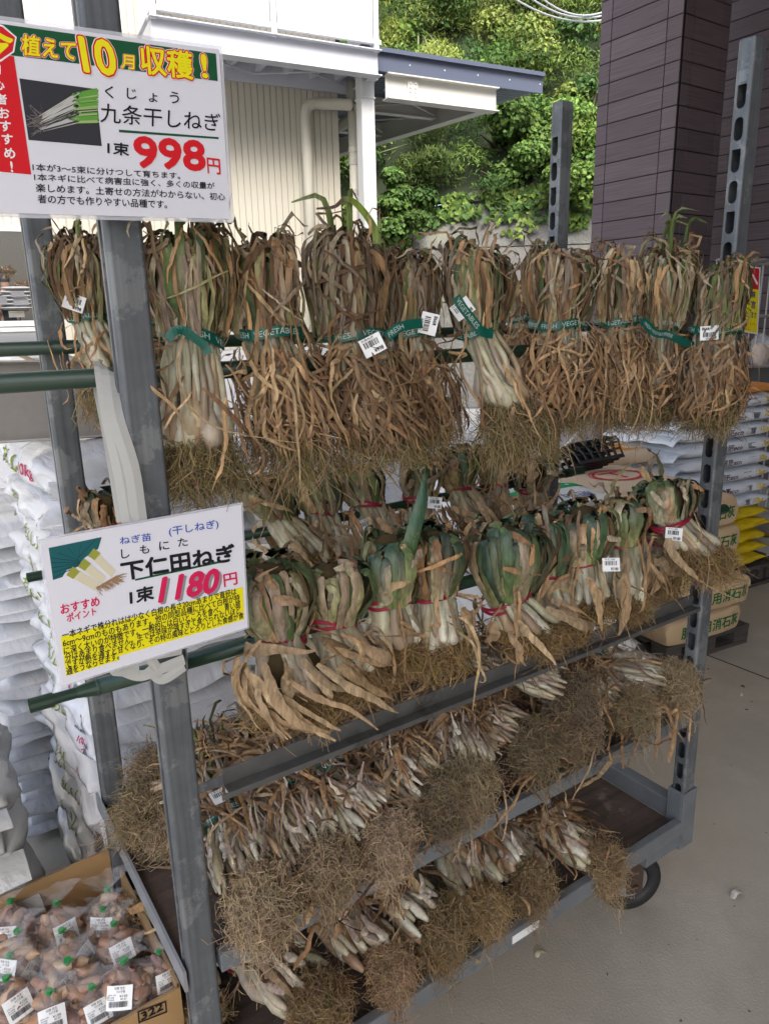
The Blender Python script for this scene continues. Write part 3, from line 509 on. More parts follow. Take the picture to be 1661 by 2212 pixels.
# the window's reflection, built as a solid photographer and goods inside the room
def bw(x, y, ly): return BO+EX*bl(x, y, ly)[0]+EY*ly+np.array([0, 0, bl(x, y, ly)[2]])
def reflected_figure():  # solid stand-in for the photographer mirrored in the glass
    ly = 6.2; hd = bw(11, 611, ly); t = thing('person', 'person in a black shirt raising a phone, standing in for a reflection in the window at the left edge', 'person', (hd[0], hd[1], 0), PH); hz = hd[2]
    fig = bpy.data.meshes.new('body'); V = [(0, 0, hz-.66), (0, 0, hz-.42), (0, 0, hz-.22), (0, -.01, hz-.12), (0, -.02, hz-.02), (0, -.02, hz+.08), (.17, 0, hz-.21), (.25, -.10, hz-.46), (.20, -.32, hz-.20), (-.17, 0, hz-.21), (-.22, -.12, hz-.46), (.10, -.33, hz-.18), (.10, 0, hz-.72), (.11, -.02, hz-1.12), (.11, .02, .07), (-.10, 0, hz-.72), (-.11, -.02, hz-1.12), (-.11, .02, .07), (.11, -.12, .03), (-.11, -.12, .03)]
    Ed = [(0, 1), (1, 2), (2, 3), (3, 4), (4, 5), (2, 6), (6, 7), (7, 8), (2, 9), (9, 10), (10, 11), (0, 12), (12, 13), (13, 14), (14, 18), (0, 15), (15, 16), (16, 17), (17, 19)]
    fig.from_pydata(V, Ed, []); fo = bpy.data.objects.new('body', fig); COL.objects.link(fo); fo.parent = t; sk = fo.modifiers.new('skin', 'SKIN'); rad = [.15, .14, .15, .055, .075, .06, .07, .045, .03, .07, .045, .03, .09, .06, .045, .09, .06, .045, .035, .035]
    for v_, r_ in zip(fig.skin_vertices[0].data, rad): v_.radius = (r_, r_*.8)
    fig.skin_vertices[0].data[0].use_root = True; ss_ = fo.modifiers.new('sub', 'SUBSURF'); ss_.levels = 1; ss_.render_levels = 2; fig.materials.append(mat('skin_tone', (.42, .25, .17), .5))
    cl_ = mat('black_cloth', (.012, .013, .017), .85); th2 = np.linspace(0, 2*np.pi, 18, endpoint=False)
    def lat(rows, nm, m, cx_=0, cy_=0):
        v = np.concatenate([np.stack([cx_+r*np.cos(th2), cy_+r*k*np.sin(th2), np.full(18, z)], 1) for z, r, k in rows]); i = np.arange(18); j = (i+1) % 18; MB().add(v, np.concatenate([np.stack([i+q*18, j+q*18, j+(q+1)*18, i+(q+1)*18], 1) for q in range(len(rows)-1)])).build(nm, m, t, smooth=True)
    lat([(hz-.78, .165, .75), (hz-.5, .16, .75), (hz-.27, .20, .62), (hz-.19, .17, .6), (hz-.14, .07, .9)], 'shirt', cl_)
    lat([(.06, .09, 1), (hz-1.1, .11, 1), (hz-.8, .14, .9), (hz-.72, .15, .8)], 'trousers', mat('dark_cloth', (.03, .032, .045), .85), .0)
    for s_, a_, b_ in ((1, (.17, 0, hz-.21), (.25, -.10, hz-.44)), (-1, (-.17, 0, hz-.21), (-.22, -.12, hz-.44))): MB().tube([a_, (np.array(a_)+b_)/2, b_], [.075, .066, .06], 12).build('sleeve', cl_, t, smooth=True)
    v = sphere_dirs(np.random.default_rng(1), 1); n1, n2 = 18, 10; T1_, P1_ = np.meshgrid(np.linspace(0, 2*np.pi, n1, endpoint=False), np.linspace(.02, 1.75, n2)); q = np.stack([.088*np.sin(P1_)*np.cos(T1_), .10*np.sin(P1_)*np.sin(T1_), .10*np.cos(P1_)], -1).reshape(-1, 3)+[0, .015, hz+.045]; i = np.arange(n2-1)[:, None]*n1+np.arange(n1)[None]; j = np.arange(n2-1)[:, None]*n1+((np.arange(n1)+1) % n1)[None]
    MB().add(q, np.stack([i, i+n1, j+n1, j], -1).reshape(-1, 4)).build('hair', mat('black_hair', (.012, .010, .010), .5), t, smooth=True)
    for s_, hx in ((1, .20), (-1, .10)):
        for f_ in range(4): MB().tube([(hx, -.33, hz-.19+.02*f_), (hx-.03*s_, -.37, hz-.19+.02*f_), (hx-.055*s_, -.365, hz-.185+.02*f_)], [.009, .009, .007], 6).build('finger', MATS['skin_tone'], t, smooth=True)
    tag(MB().box(hd[0]+.09, hd[0]+.24, hd[1]-.40, hd[1]-.392, hz-.19, hz-.11).build('phone', mat('black_glass', (.01, .01, .012), .15)), 'dark phone held up by the person reflected in the window', 'phone')
reflected_figure()
for k in range(6): a_ = bw(36, 665-8.5*k, 5.2); sx_ = thing('paper_sack', f'pale sack {["lowest", "second lowest", "third lowest", "third highest", "second highest", "highest"][k]} in the pile reflected in the left window', 'sack', a_, PH, 'pale sacks reflected in the window'); th3 = np.linspace(0, 2*np.pi, 24, endpoint=False); rows = [(x_, .03*max(.05, 1-abs(x_/.24)**4)) for x_ in np.linspace(-.24, .24, 9)]; v = np.concatenate([np.stack([np.full(24, x_), .2*np.cos(th3), r_*np.sin(th3)], 1) for x_, r_ in rows]); i = np.arange(24); j = (i+1) % 24; MB().add(v, np.concatenate([np.stack([i+q*24, j+q*24, j+(q+1)*24, i+(q+1)*24], 1) for q in range(8)])).build('sack_body', m_white, sx_, smooth=True)  # mirrored sack pile, set up as solid sacks
for k, (x, y, w_, h_, lb) in enumerate(((38, 634, .22, .10, 'white card with small print on the goods reflected in the window'), (45, 650, .24, .14, 'white card above the pile of pale sacks reflected in the window'), (3, 648, .18, .14, 'white card beside the person reflected in the window'), (36, 678, .25, .11, 'white and yellow price card reflected low in the window'))):  # cards stand in for labels mirrored in the glass
    w_ *= .57; h_ *= .57; a_ = bw(x, y, .40+.03*k); t = thing('price_card', lb, 'card', a_, PH, 'cards reflected in the window'); MB().box(-w_/2, w_/2, 0, .006, -h_/2, h_/2).build('card', m_white, t)
    if k == 3: MB().box(-w_/2+.01, w_/2-.01, -.003, -.001, .01, h_/2-.01).build('header', mat('card_yellow', (.6, .5, .03), .5), t)
for k, (x, y, r_, lb) in enumerate(((16, 587, .075, 'brown bunch on the shelf reflected highest in the window'), (50, 620, .12, 'brown bunch beside the raised phone reflected in the window'))):  # bunches stand in for the mirrored rack
    a_ = bw(x, y, 5.6); rg = np.random.default_rng(k); n = 260; d_ = sphere_dirs(rg, n); P = d_[:, None]*np.linspace(.3, 1.1, 5)[None, :, None]*r_*[1.3, .6, .7]+wob(rg, n, 5, .03, 2); c_ = pick(rg, DRY, n)*.9; V, F, C = leafset(rg, P, np.full(n, .02), np.zeros((n, 5, 3))+d_[:, None]+.3, c_, c_); t = thing('onion_bundle', lb, 'onion bundle', a_, 0, 'bunches reflected in the window'); MB().add(V, F, C).build('dry_leaves', PL_DRY, t)
b0 = bl(111, 483); b1 = bl(137, 509); MB().box(b0[0], b1[0], -.07, -.001, b1[2], b0[2]).build('junction_box', m_creamt, bld, bevel=.006)
# balcony
A = bl(717, 200); ZB = A[2]; bx0, bx1, by = 1.50, 3.70, -.66
bal = MB(); hB = .235
bal.box(bx0, bx1, by, by+.03, ZB+.012, ZB+hB-.012).box(bx0-.02, bx1+.02, by-.06, by+.08, ZB, ZB+.012).box(bx0-.02, bx1+.02, by-.06, by+.08, ZB+hB-.012, ZB+hB)
for x in (bx0, bx1-.03): bal.box(x, x+.03, by+.031, -.04, ZB+.012, ZB+hB-.012); bal.box(x-.04, x+.07, by+.082, -.03, ZB+.001, ZB+.012)
bal.box(bx0, bx1, -.035, -.005, ZB, ZB+hB)
bal = bal.build('balcony', m_steel, bld, bevel=.003)
MB().box(bx0+.04, bx1-.04, by+.04, -.04, ZB+hB-.05, ZB+hB-.014).build('deck', m_steel, bal)
for k in range(7):
    x = bx0+.25+k*.29; MB().box(x, x+.05, by+.034, -.037, ZB+.10, ZB+hB-.052).build('joist', m_steel, bal)
for a_, b_ in (((bx0+.1, by+.06), (bx0+1.1, -.06)), ((bx0+1.1, by+.06), (bx0+.1, -.06)), ((bx0+1.1, by+.06), (bx1-.12, -.06)), ((bx0+1.1, -.06), (bx1-.12, by+.06))):
    MB().tube([(*a_, ZB+.07), (*b_, ZB+.07)], .008, 6).build('brace_rod', m_steel, bal)
rail = MB(); zt = ZB+hB; pz = zt+.085
posts_x = [bx0+.02, bl(589, 60, by)[0], bx1-.03]
for x in posts_x: rail.box(x-.025, x+.025, by-.045, by-.005, zt-.02, zt+1.25)
for x in (bx0+.02, bx1-.03): rail.box(x-.024, x+.024, by+.1, by+.14, zt, zt+1.25)
rail.box(bx0, bx1+.02, by-.046, by-.004, pz-.04, pz); rail.box(bx0, bx1+.02, by-.05, by, zt+1.2, zt+1.25)
for x in (bx0+.02, bx1-.03): rail.box(x-.023, x+.023, by, -.01, pz-.04, pz)
rail.build('railing', m_white, bal, bevel=.003)
mb = MB()
for x0, x1 in zip(posts_x[:-1], posts_x[1:]): mb.box(x0+.04, x1-.04, by-.035, by-.02, pz+.002, zt+1.2)
for x in (bx0+.02, bx1-.03): mb.box(x-.008, x+.008, by+.01, -.02, pz+.002, zt+1.2)
mb.build('infill_panel', mat('panel_white', (.64, .65, .68), .45), bal)
# stair flight beside the balcony
st = MB(); q = [bl(*p, -.75) for p in ((35, 62), (118, -2), (118, -60), (250, -60), (250, 110), (35, 110))]
v = np.array(q); v2 = v+np.array([0, .04, 0]); n = len(v); i = np.arange(n); st.add(np.concatenate([v, v2]), [np.arange(n)[None], np.arange(n, 2*n)[None, ::-1], np.stack([i, (i+1) % n, (i+1) % n+n, i+n], 1)])
st = st.build('stair_panel', MATS['panel_white'], bld)
for x in (21, 68): a_ = bl(x, 60, -.72); b_ = bl(x-4, -40, -.72); MB().bar(a_, b_, .05, .05).build('stair_post', m_white, st)
# pipes
def pipe(pts, r): return MB().tube(np.array(pts), r, 14).build('downpipe', m_creamt, bld, smooth=True)
a = bl(660, 225, -.12); e = bl(790, 235, -.22); 
def arc(p, c1, q, n=7): p, c1, q = (np.array(x_) for x_ in (p, c1, q)); return [(1-t_)**2*p+2*t_*(1-t_)*c1+t_**2*q for t_ in np.linspace(0, 1, n)]
zt_ = bl(700, 222, -.15)[2]
pipe([(a[0], -.10, 0)]+arc((a[0], -.10, zt_-.14), (a[0], -.10, zt_), (a[0]+.14, -.12, zt_))+arc((e[0]-.16, -.20, zt_), (e[0], -.22, zt_), (e[0], -.06, zt_-.02))+[(e[0], .6, zt_-.05)], .056)
x2 = bl(766, 400, -.12)[0]; pipe([(x2, -.13, 0), (x2, -.13, ZB+.1)], .056); pipe([(x2+.13, .12, 0), (x2+.13, .12, ZB+.1)], .05)
mb = MB(); zc = bl(766, 330, -.12)[2]
for z in (zc, zc-.12, zc-.42): MB().tube([(x2, -.13, z), (x2, -.13, z+.05)], .062, 14).build('pipe_collar', m_creamt, bld)
for z in (zc-.8, zc-2.2): MB().bar((x2-.09, -.13, z), (x2+.28, -.10, z), .02, .02).build('pipe_bracket', m_creamt, bld)
# ================================================================ STEEL CANOPY beyond the building's corner
m_canp = mat('canopy_paint', (.56, .555, .51), .45, noise=(3, .25, (.49, .485, .44)))
m_fas = mat('fascia_slate', (.085, .10, .145), .4, spec=.5); m_deck = mat('canopy_deck', (.16, .20, .23), .5)
cx = 3.80; z0 = 4.02
can = thing('steel_canopy', 'cream steel canopy with a slate blue fascia beside the building', 'canopy', BO+EX*cx, PH)
FX1 = 5.84-cx; BX1 = 5.24-cx; ys = -.5
d_ = ray(808, 318); s_ = (((BO-CAM)@EX+5.24)/(d_@EX)); P_ = CAM+d_*s_; yb = (P_-BO)@EY; rise = (P_[2]-3.80)/(yb-ys)
fm = MB(); fm.box(-.25, FX1, ys-.06, ys-.03, 4.03, 4.215); fm.box(-.25, FX1, ys-.10, ys-.061, 4.195, 4.235); fm.build('fascia', m_fas, can)
for x in np.arange(-.1, FX1, .42): MB().tube([(x, ys-.064, 4.12), (x, ys-.06, 4.12)], .008, 6).build('bolt', m_white, can)
def zr(z, y): return z+(y-ys)*rise
YE = 4.6
mb = MB(); yy = np.arange(ys-.02, YE, .09)
prof = []
for y in yy: prof += [(y, 0), (y+.035, 0), (y+.045, .035), (y+.08, .035)]
pr = np.array(prof); n = len(pr); v = np.concatenate([np.stack([np.full(n, x), pr[:, 0], zr(4.06, pr[:, 0])+pr[:, 1]], 1) for x in (-.25, FX1-.01)]); i = np.arange(n-1); mb.add(v, np.stack([i, i+1, i+1+n, i+n], 1)); mb.build('roof_deck', m_deck, can)
def ibeam(mb, a, b, h, w): 
    mb.bar(a, b, .012, h-.024); a = np.array(a, float); b = np.array(b, float); u = np.array([0, 0, (h-.012)/2]); mb.bar(a+u, b+u, w, .012); mb.bar(a-u, b-u, w, .012)
mb = MB(); ibeam(mb, (.06, ys, 3.91), (BX1, ys, 3.91), .24, .14); mb.build('front_beam', m_canp, can)
mb = MB(); ibeam(mb, (BX1-.10, ys+.02, zr(3.91, ys)), (BX1-.10, YE, zr(3.91, YE)), .22, .14); mb.build('end_beam', m_canp, can)
for y in (.55, 2.0, 3.4):
    mb = MB(); ibeam(mb, (.1, y, zr(3.94, y)), (BX1-.17, y, zr(3.94, y)), .16, .09); mb.build('cross_beam', m_canp, can)
for a_, b_ in (((.1, -.4), (BX1-.2, .5)), ((BX1-.2, -.4), (.1, .5)), ((.1, .6), (BX1-.2, 1.9)), ((.1, 1.9), (BX1-.2, .6))): MB().tube([(a_[0], a_[1], zr(3.9, a_[1])), (b_[0], b_[1], zr(3.9, b_[1]))], .011, 6).build('brace_rod', m_creamt, can)
spl = bl(890, 200, ys)[0]-cx
mb = MB().box(spl-.06, spl+.06, ys-.022, ys-.008, 3.82, 4.0); 
for x in (-.03, .03):
    for z in (3.85, 3.89, 3.93, 3.97): mb.tube([(spl+x, ys-.03, z), (spl+x, ys-.02, z)], .012, 8)
mb.build('splice_plate', m_canp, can)
pxl = bl(793, 400, -.42)[0]-cx
MB().box(pxl-.075, pxl+.075, -.5, -.35, -.006, 4.03).box(pxl-.085, pxl+.085, -.51, -.34, 3.78, 3.80).build('post', mat('canopy_post_white', (.58, .59, .58), .45), can, bevel=.01)
# ================================================================ RETAINING WALL AND WOODED SLOPE
RH = YAW-R(6); rn = np.array([math.cos(RH), math.sin(RH), 0]); rx_ = np.array([math.sin(RH), -math.cos(RH), 0]); RD = 13.2
RO = CAM+rn*RD; RO[2] = 0
def rp(s, dn, z): return RO+rx_*s+rn*dn+np.array([0, 0, z])
m_ret = mat('retaining_concrete', (.12, .118, .112), .85, noise=(2.5, .7, (.075, .075, .07)), bump=(25, .6, .03), stain=(1.1, .5, .7, (.17, .18, .14)))
t = thing('retaining_wall', 'leaning grey concrete retaining wall at the foot of the green slope', 'wall', RO, RH-R(90))
def rl(s, dn, z): return (s, dn, z)
mb = MB(); zs = [0, .9, 1.85, 2.8, 3.72]; n = 60; s = np.linspace(-14, 14, n)
for k in range(4):
    a_, b_ = zs[k]+.012, zs[k+1]-.012
    top = lambda z: np.where(z > 3.5, z+.05*s+.10*np.sin(s*1.3)+.08*np.sin(s*3.1), z)
    v = np.concatenate([np.stack([s, np.full(n, .36*a_), np.full(n, a_)], 1), np.stack([s, .36*b_+0*s, top(b_)], 1)]); i = np.arange(n-1); mb.add(v, np.stack([i, i+1, i+1+n, i+n], 1))
    v = np.concatenate([np.stack([s, np.full(n, .36*b_), np.full(n, b_)], 1), np.stack([s, .36*b_+.03+0*s, np.full(n, b_)], 1), np.stack([s, .36*b_+.03+0*s, np.full(n, b_+.03)], 1)])
    if k < 3: mb.add(v, np.concatenate([np.stack([i, i+1, i+1+n, i+n], 1), np.stack([i+n, i+1+n, i+1+2*n, i+2*n], 1)]))
mb.build('concrete_face', m_ret, t)
rng = np.random.default_rng(3)
def slope_z(dn): return 3.6+np.maximum(0, dn-1.3)*1.55
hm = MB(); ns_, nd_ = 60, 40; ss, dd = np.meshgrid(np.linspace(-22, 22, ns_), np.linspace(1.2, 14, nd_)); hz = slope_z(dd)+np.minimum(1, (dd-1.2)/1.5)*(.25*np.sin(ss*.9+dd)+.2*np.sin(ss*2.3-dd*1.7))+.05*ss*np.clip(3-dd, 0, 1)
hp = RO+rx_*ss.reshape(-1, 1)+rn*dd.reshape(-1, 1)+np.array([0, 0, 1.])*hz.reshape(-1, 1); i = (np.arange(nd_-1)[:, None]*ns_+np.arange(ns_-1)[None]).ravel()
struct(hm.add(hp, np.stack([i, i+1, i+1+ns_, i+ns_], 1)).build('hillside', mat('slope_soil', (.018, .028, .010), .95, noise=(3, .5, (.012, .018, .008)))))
LEAF = mat('foliage', rough=.6, attr=True, trans=.3, spec=.15)
def leaves(rng, C, Nn, size, asp, cols, droop=0.):
    """leaf cards bent along the midrib: C centres, Nn normals"""
    n = len(C); a = sphere_dirs(rng, n); T = unit(np.cross(Nn, a)+np.array([0, 0, -droop])); Nn = unit(Nn-T*(Nn*T).sum(1, keepdims=True)); Bv = np.cross(Nn, T); s_ = (size*rng.uniform(.6, 1.35, n))[:, None]; w_ = s_*asp
    v = np.stack([C-T*s_*.5, C-T*s_*.08-Bv*w_*.5+Nn*s_*.07, C+T*s_*.5-Nn*s_*.1, C-T*s_*.08+Bv*w_*.5+Nn*s_*.07, C-T*s_*.05], 1); i = np.arange(n)[:, None]*5
    f = np.concatenate([i+np.array([[0, 1, 4]]), i+np.array([[1, 2, 4]]), i+np.array([[2, 3, 4]]), i+np.array([[3, 0, 4]])]); return v.reshape(-1, 3), f, np.repeat(cols, 5, 0)
def clump_leaves(rng, c, rad, n, size, asp, col, droop=.2, jit=.22):
    d = sphere_dirs(rng, n); d[:, 2] = np.where(rng.random(n) < .6, np.abs(d[:, 2]), d[:, 2]); k = rng.uniform(.55, 1.05, n)[:, None]; C = c+d*k*rad; col_ = np.asarray(col)*(1+rng.normal(0, jit, (n, 1))).clip(.4, 1.7)+rng.normal(0, .006, (n, 3))
    return leaves(rng, C, unit(d+np.array([0, 0, .5])+rng.normal(0, .45, (n, 3))), size, asp, col_.clip(.005, .6), droop)
FOL = [(.14, .225, .05), (.10, .18, .042), (.17, .245, .055), (.06, .115, .032), (.21, .26, .065), (.075, .14, .042)]
th_ = MB()
for k in range(760):                          # vines and undergrowth covering the slope
    s_ = rng.uniform(-13, 9); dn = rng.uniform(1.3, 11); z = slope_z(dn)+rng.uniform(-.1, .45); c = RO+rx_*s_+rn*dn+np.array([0, 0, z]); r_ = rng.uniform(.3, .75)
    vis = toimg(c)
    if not (560 < vis[0] < 1560 and vis[1] > -420): continue
    broad = rng.random() < .6; col = FOL[rng.integers(0, 6)]
    th_.add(*clump_leaves(rng, c-rn*.25, np.array([r_, r_, r_*.8]), 640 if broad else 680, .080 if broad else .10, .85 if broad else .22, col, .3))
for k in range(60):                           # trailing vines over the top of the concrete
    s_ = rng.uniform(-7, 6); L_ = rng.uniform(.1, 1.0)*(1 if s_ < 1.5 else .8); n = int(90*L_)+10; z = 3.75+.05*s_-rng.random(n)*L_; 
    C = RO+rx_*(s_+rng.normal(0, .22, n))[:, None]+rn*(.36*z-.05-.1*rng.random(n))[:, None]+np.array([0, 0, 1.])*z[:, None]
    th_.add(*leaves(rng, C, unit(-rn+rng.normal(0, .5, (n, 3))+np.array([0, 0, .4])), .13, .85, np.array(FOL[rng.integers(0, 6)])*(1+rng.normal(0, .2, (n, 1))).clip(.5, 1.5), .5))
tag(th_.build('vine_thicket', LEAF), 'tangle of kudzu vines and undergrowth covering the slope', 'undergrowth', kind='stuff')
def hill_tree(name, label, cat, px_, py_, dn, rad, n, size, asp, col, group, culms=0, seed=0):
    rng = np.random.default_rng(seed+900); d = ray(px_, py_); P = CAM+d*((RD+dn)/(d@rn)); base = P.copy(); base[2] = slope_z(dn)-.2; base = base+rn*.3
    t = thing(name, label, cat, base, 0, group); rel = P-base; mb = MB()
    if culms:
        for k in range(culms):
            o_ = rng.normal(0, .35, 3)*[1, 1, 0]; tip = rel+rng.normal(0, rad*.55, 3); pts = spline(np.array([[o_, o_+[0, 0, max(.6, rel[2])*.6], o_*.5+rel*[.6, .6, 1]+[0, 0, .3], tip]]), 9)[0]; mb.tube(pts, np.linspace(.03, .008, 9), 6, c=(.10, .13, .04))
        mb.build('culm', mat('bamboo_culm', (.12, .15, .05), .5), t)
    else:
        mb.tube([(0, 0, 0), rel*.4+[.1, 0, 0], rel*.8, rel], [.11, .085, .05, .02], 8)
        for k in range(7): v = sphere_dirs(rng, 1)[0]*rad*.8; mb.tube([rel*.5, rel*.75+v*.5, rel+v], [.04, .025, .008], 6)
        mb.build('trunk', mat('bark', (.09, .07, .05), .9, noise=(20, .5, (.05, .04, .03))), t)
    cr = MB(); m = 12
    for k in range(m):
        c = rel+rng.normal(0, 1, 3)*rad*.45; r_ = rad*rng.uniform(.35, .62); sh = rng.uniform(.75, 1.3)
        cr.add(*clump_leaves(rng, c, np.array([r_, r_, r_*.75]), n//m, size, asp, np.array(col)*sh, .5 if culms else .25))
    cr.build('crown', LEAF, t)
g = 'bamboo and trees on the slope'
for k, (nm, lb, ct, x, y, dn, rad, n, sz, asp, col, cu) in enumerate((
    ('bamboo_clump', 'yellow green bamboo clump right beside the balcony corner', 'bamboo', 905, 120, 3.0, 1.15, 14000, .10, .22, (.25, .30, .07), 7),
    ('bamboo_clump', 'pale bamboo clump leaning over the end of the canopy', 'bamboo', 1040, 90, 4.0, 1.2, 14000, .10, .22, (.22, .27, .075), 7),
    ('bamboo_clump', 'dense green bamboo clump highest in the middle of the slope', 'bamboo', 1120, -30, 5.5, 1.4, 14000, .10, .22, (.15, .21, .06), 7),
    ('bamboo_clump', 'dark bamboo clump under the canopy with bare canes showing', 'bamboo', 940, 330, 1.6, .8, 10500, .095, .22, (.11, .16, .045), 9),
    ('bamboo_clump', 'shaded bamboo clump beside the dark column near the top', 'bamboo', 1235, 60, 5.0, 1.3, 13000, .10, .22, (.11, .155, .045), 7),
    ('broadleaf_tree', 'bright green tree with feathery leaves against the dark column', 'tree', 1262, 265, 1.8, .75, 8500, .10, .42, (.16, .26, .06), 0),
    ('broadleaf_tree', 'rounded kudzu smothered tree below the canopy edge', 'tree', 1085, 310, 2.0, .9, 10500, .09, .85, (.12, .20, .048), 0),
    ('broadleaf_tree', 'leafy bush drooping over the retaining wall beside the white post', 'bush', 860, 470, .9, .6, 7500, .085, .85, (.10, .175, .045), 0),
    ('broadleaf_tree', 'broad green bush filling the slope just above the middle of the wall', 'bush', 1100, 372, 1.5, .8, 9000, .085, .8, (.11, .185, .046), 0),
    ('broadleaf_tree', 'light green bush above the wall left of the column', 'bush', 1215, 395, .9, .6, 7500, .085, .8, (.14, .22, .05), 0))):
    hill_tree(nm, lb, ct, x, y, dn, rad, n, sz, asp, col, g, cu, k)
# overhead wires
wm = mat('wire_grey', (.35, .36, .37), .5)
for k, (a, b, lb) in enumerate((((1130, -8), (1320, 62), 'lowest overhead wire crossing in front of the slope'), ((1165, -8), (1320, 50), 'middle twisted overhead wire crossing the slope'), ((1190, -6), (1320, 40), 'topmost overhead wire reaching behind the column'))):
    A_ = atd(*a, 9.0); B_ = atd(*b, 9.6); d_ = B_-A_; pts = [A_+d_*u_+np.array([0, 0, -.10*(1-(2*u_-.5)**2)]) for u_ in np.linspace(-1, 2.2, 24)]
    tag(MB().tube(pts, .011, 6).build('overhead_wire', wm), lb, 'wire', 'overhead wires')
# ================================================================ DISPLAY TROLLEY
m_galv = mat('galvanised_steel', (.105, .115, .125), .48, metal=.35, noise=(30, .6, (.15, .16, .17)), stain=(11, .53, .565, (.185, .195, .20)), streak=(120, 120, 3, .22))
m_galv2 = mat('galvanised_rail', (.17, .185, .20), .45, metal=.35, noise=(16, .5, (.24, .26, .275)), stain=(6, .58, .70, (.10, .10, .10)))
m_ply = mat('worn_plywood', (.085, .055, .042), .75, noise=(14, .6, (.045, .035, .03)), streak=(3, 40, 40, .4), bump=(80, .3, .004), stain=(9, .58, .66, (.16, .12, .10)))
LX, DY, HT = 1.30, .507, 2.12
ROOT = thing('display_trolley', 'grey galvanised wheeled display trolley carrying the bundled onions', 'trolley', (LX/2, DY/2, 0))
OFF = -np.array([LX/2, DY/2, 0])
def part(mb, name, m, **k):
    o = mb.build(name, m, ROOT, **k); o.location = [float(a) for a in OFF]; return o
PW, PD = .046, .036
def slot_pts(an, kind, hw, hh, rect):
    """boundary of a slot (or of its cell) along the directions an"""
    c, s_ = np.cos(an), np.sin(an)
    if rect: k = np.minimum(hw/np.maximum(np.abs(c), 1e-6), hh/np.maximum(np.abs(s_), 1e-6)); return c*k, s_*k
    pts = []
    for ci, si in zip(c, s_):
        lo, hi = 0., 1.
        for _ in range(24):
            r = (lo+hi)/2; x, y = ci*r, si*r
            yt = hh-hw; ins = abs(x) < hw and abs(y) < hh
            if ins and y < -yt: ins = x*x+(y+yt)**2 < hw*hw
            if ins and kind == 0 and y > yt: ins = x*x+(y-yt)**2 < hw*hw
            if ins: lo = r
            else: hi = r
        pts.append((ci*lo, si*lo))
    q = np.array(pts); return q[:, 0], q[:, 1]
def post(px_, py_, inner, out_slot, z0=.22):
    mb = MB(); x0, x1, y0, y1 = px_-PW/2, px_+PW/2, py_-PD/2, py_+PD/2; r = .006
    xin = x1 if inner > 0 else x0; xo = x0 if inner > 0 else x1
    pit = .0605; ncell = int((HT-.04-z0)/pit); hw = PD/2-r
    cor = [math.atan2(sy*pit/2, sx*hw) for sx in (1, -1) for sy in (1, -1)]; an = np.sort(np.concatenate([np.linspace(-np.pi, np.pi, 28, endpoint=False)+.03, cor])); m = len(an)
    for k in range(ncell):
        zc = HT-.075-pit*(k+.5); kind = (k+1) % 2
        ax_, ay_ = slot_pts(an, kind, hw, pit/2, True); bx_, by_ = slot_pts(an, kind, .0098, .0225, False)
        th = -.003*inner; ring = [np.stack([np.full(m, xin+d), py_+a_, zc+b_], 1) for d, a_, b_ in ((0, ax_, ay_), (0, bx_, by_), (th, bx_, by_), (th, ax_, ay_))]
        i = np.arange(m); j = (i+1) % m; v = np.concatenate(ring); mb.add(v, np.concatenate([np.stack([i+p*m, j+p*m, j+q*m, i+q*m], 1) for p, q in ((0, 1), (1, 2), (2, 3))]))
    zt0 = HT-.075; zb = HT-.075-pit*ncell
    for za, zb_ in ((zt0, HT), (z0, zb)): mb.add([(xin, py_-hw, za), (xin, py_+hw, za), (xin, py_+hw, zb_), (xin, py_-hw, zb_)], np.array([[0, 1, 2, 3]]))
    # the other three sides with rounded arrises
    def corner(cx_, cy_, a0): return [(cx_+r*math.cos(a), cy_+r*math.sin(a)) for a in np.linspace(a0, a0+np.pi/2, 5)]
    s = inner; lst = [(xin, y1-r)]
    prof = [(xin, py_+hw)]+[(px_+s*(PW/2-r+r*math.cos(a)), py_+hw+r*math.sin(a)) for a in np.linspace(0, np.pi/2, 5)]+[(px_-s*(PW/2-r+r*math.sin(a)), py_+hw+r*math.cos(a)) for a in np.linspace(0, np.pi/2, 5)]
    bot = [(a, 2*py_-b) for a, b in prof][::-1]
    if out_slot:
        prof2 = prof+[(xo, py_+.006), (xo+s*.012, py_+.005)]; bot2 = [(xo+s*.012, py_-.005), (xo, py_-.006)]+bot
        segs = [prof2, bot2]
    else: segs = [prof+bot]
    for sg in segs:
        sg = np.array(sg); n = len(sg); v = np.concatenate([np.column_stack([sg, np.full(n, z0)]), np.column_stack([sg, np.full(n, HT)])]); i = np.arange(n-1); mb.add(v, np.stack([i, i+1, i+1+n, i+n], 1))
        v3 = v.copy(); c = np.array([px_, py_]); v3[:, :2] = c+(v3[:, :2]-c)*.88; mb.add(v3, np.stack([i+n, i+1+n, i+1, i], 1))
        mb.add(np.concatenate([v[n:], v3[n:]]), np.stack([i, i+1, i+1+n, i+n], 1))
    o = part(mb, 'post', m_galv)
    zs = .385; w_ = .006; mb = MB()
    mb.box(x0-w_, x1+w_, y0-w_, y0-.001, .215, zs).box(x0-w_, x1+w_, y1+.001, y1+w_, .215, zs).box(x0-w_, x0-.001, y0-.001, y1+.001, .215, zs).box(x1+.001, x1+w_, y0-.001, y1+.001, .215, zs)
    c = part(mb, 'post_socket', m_galv2, bevel=.003); return o
post(0, 0, 1, True); post(0, DY, 1, True); post(LX, 0, -1, False); post(LX, DY, -1, False)
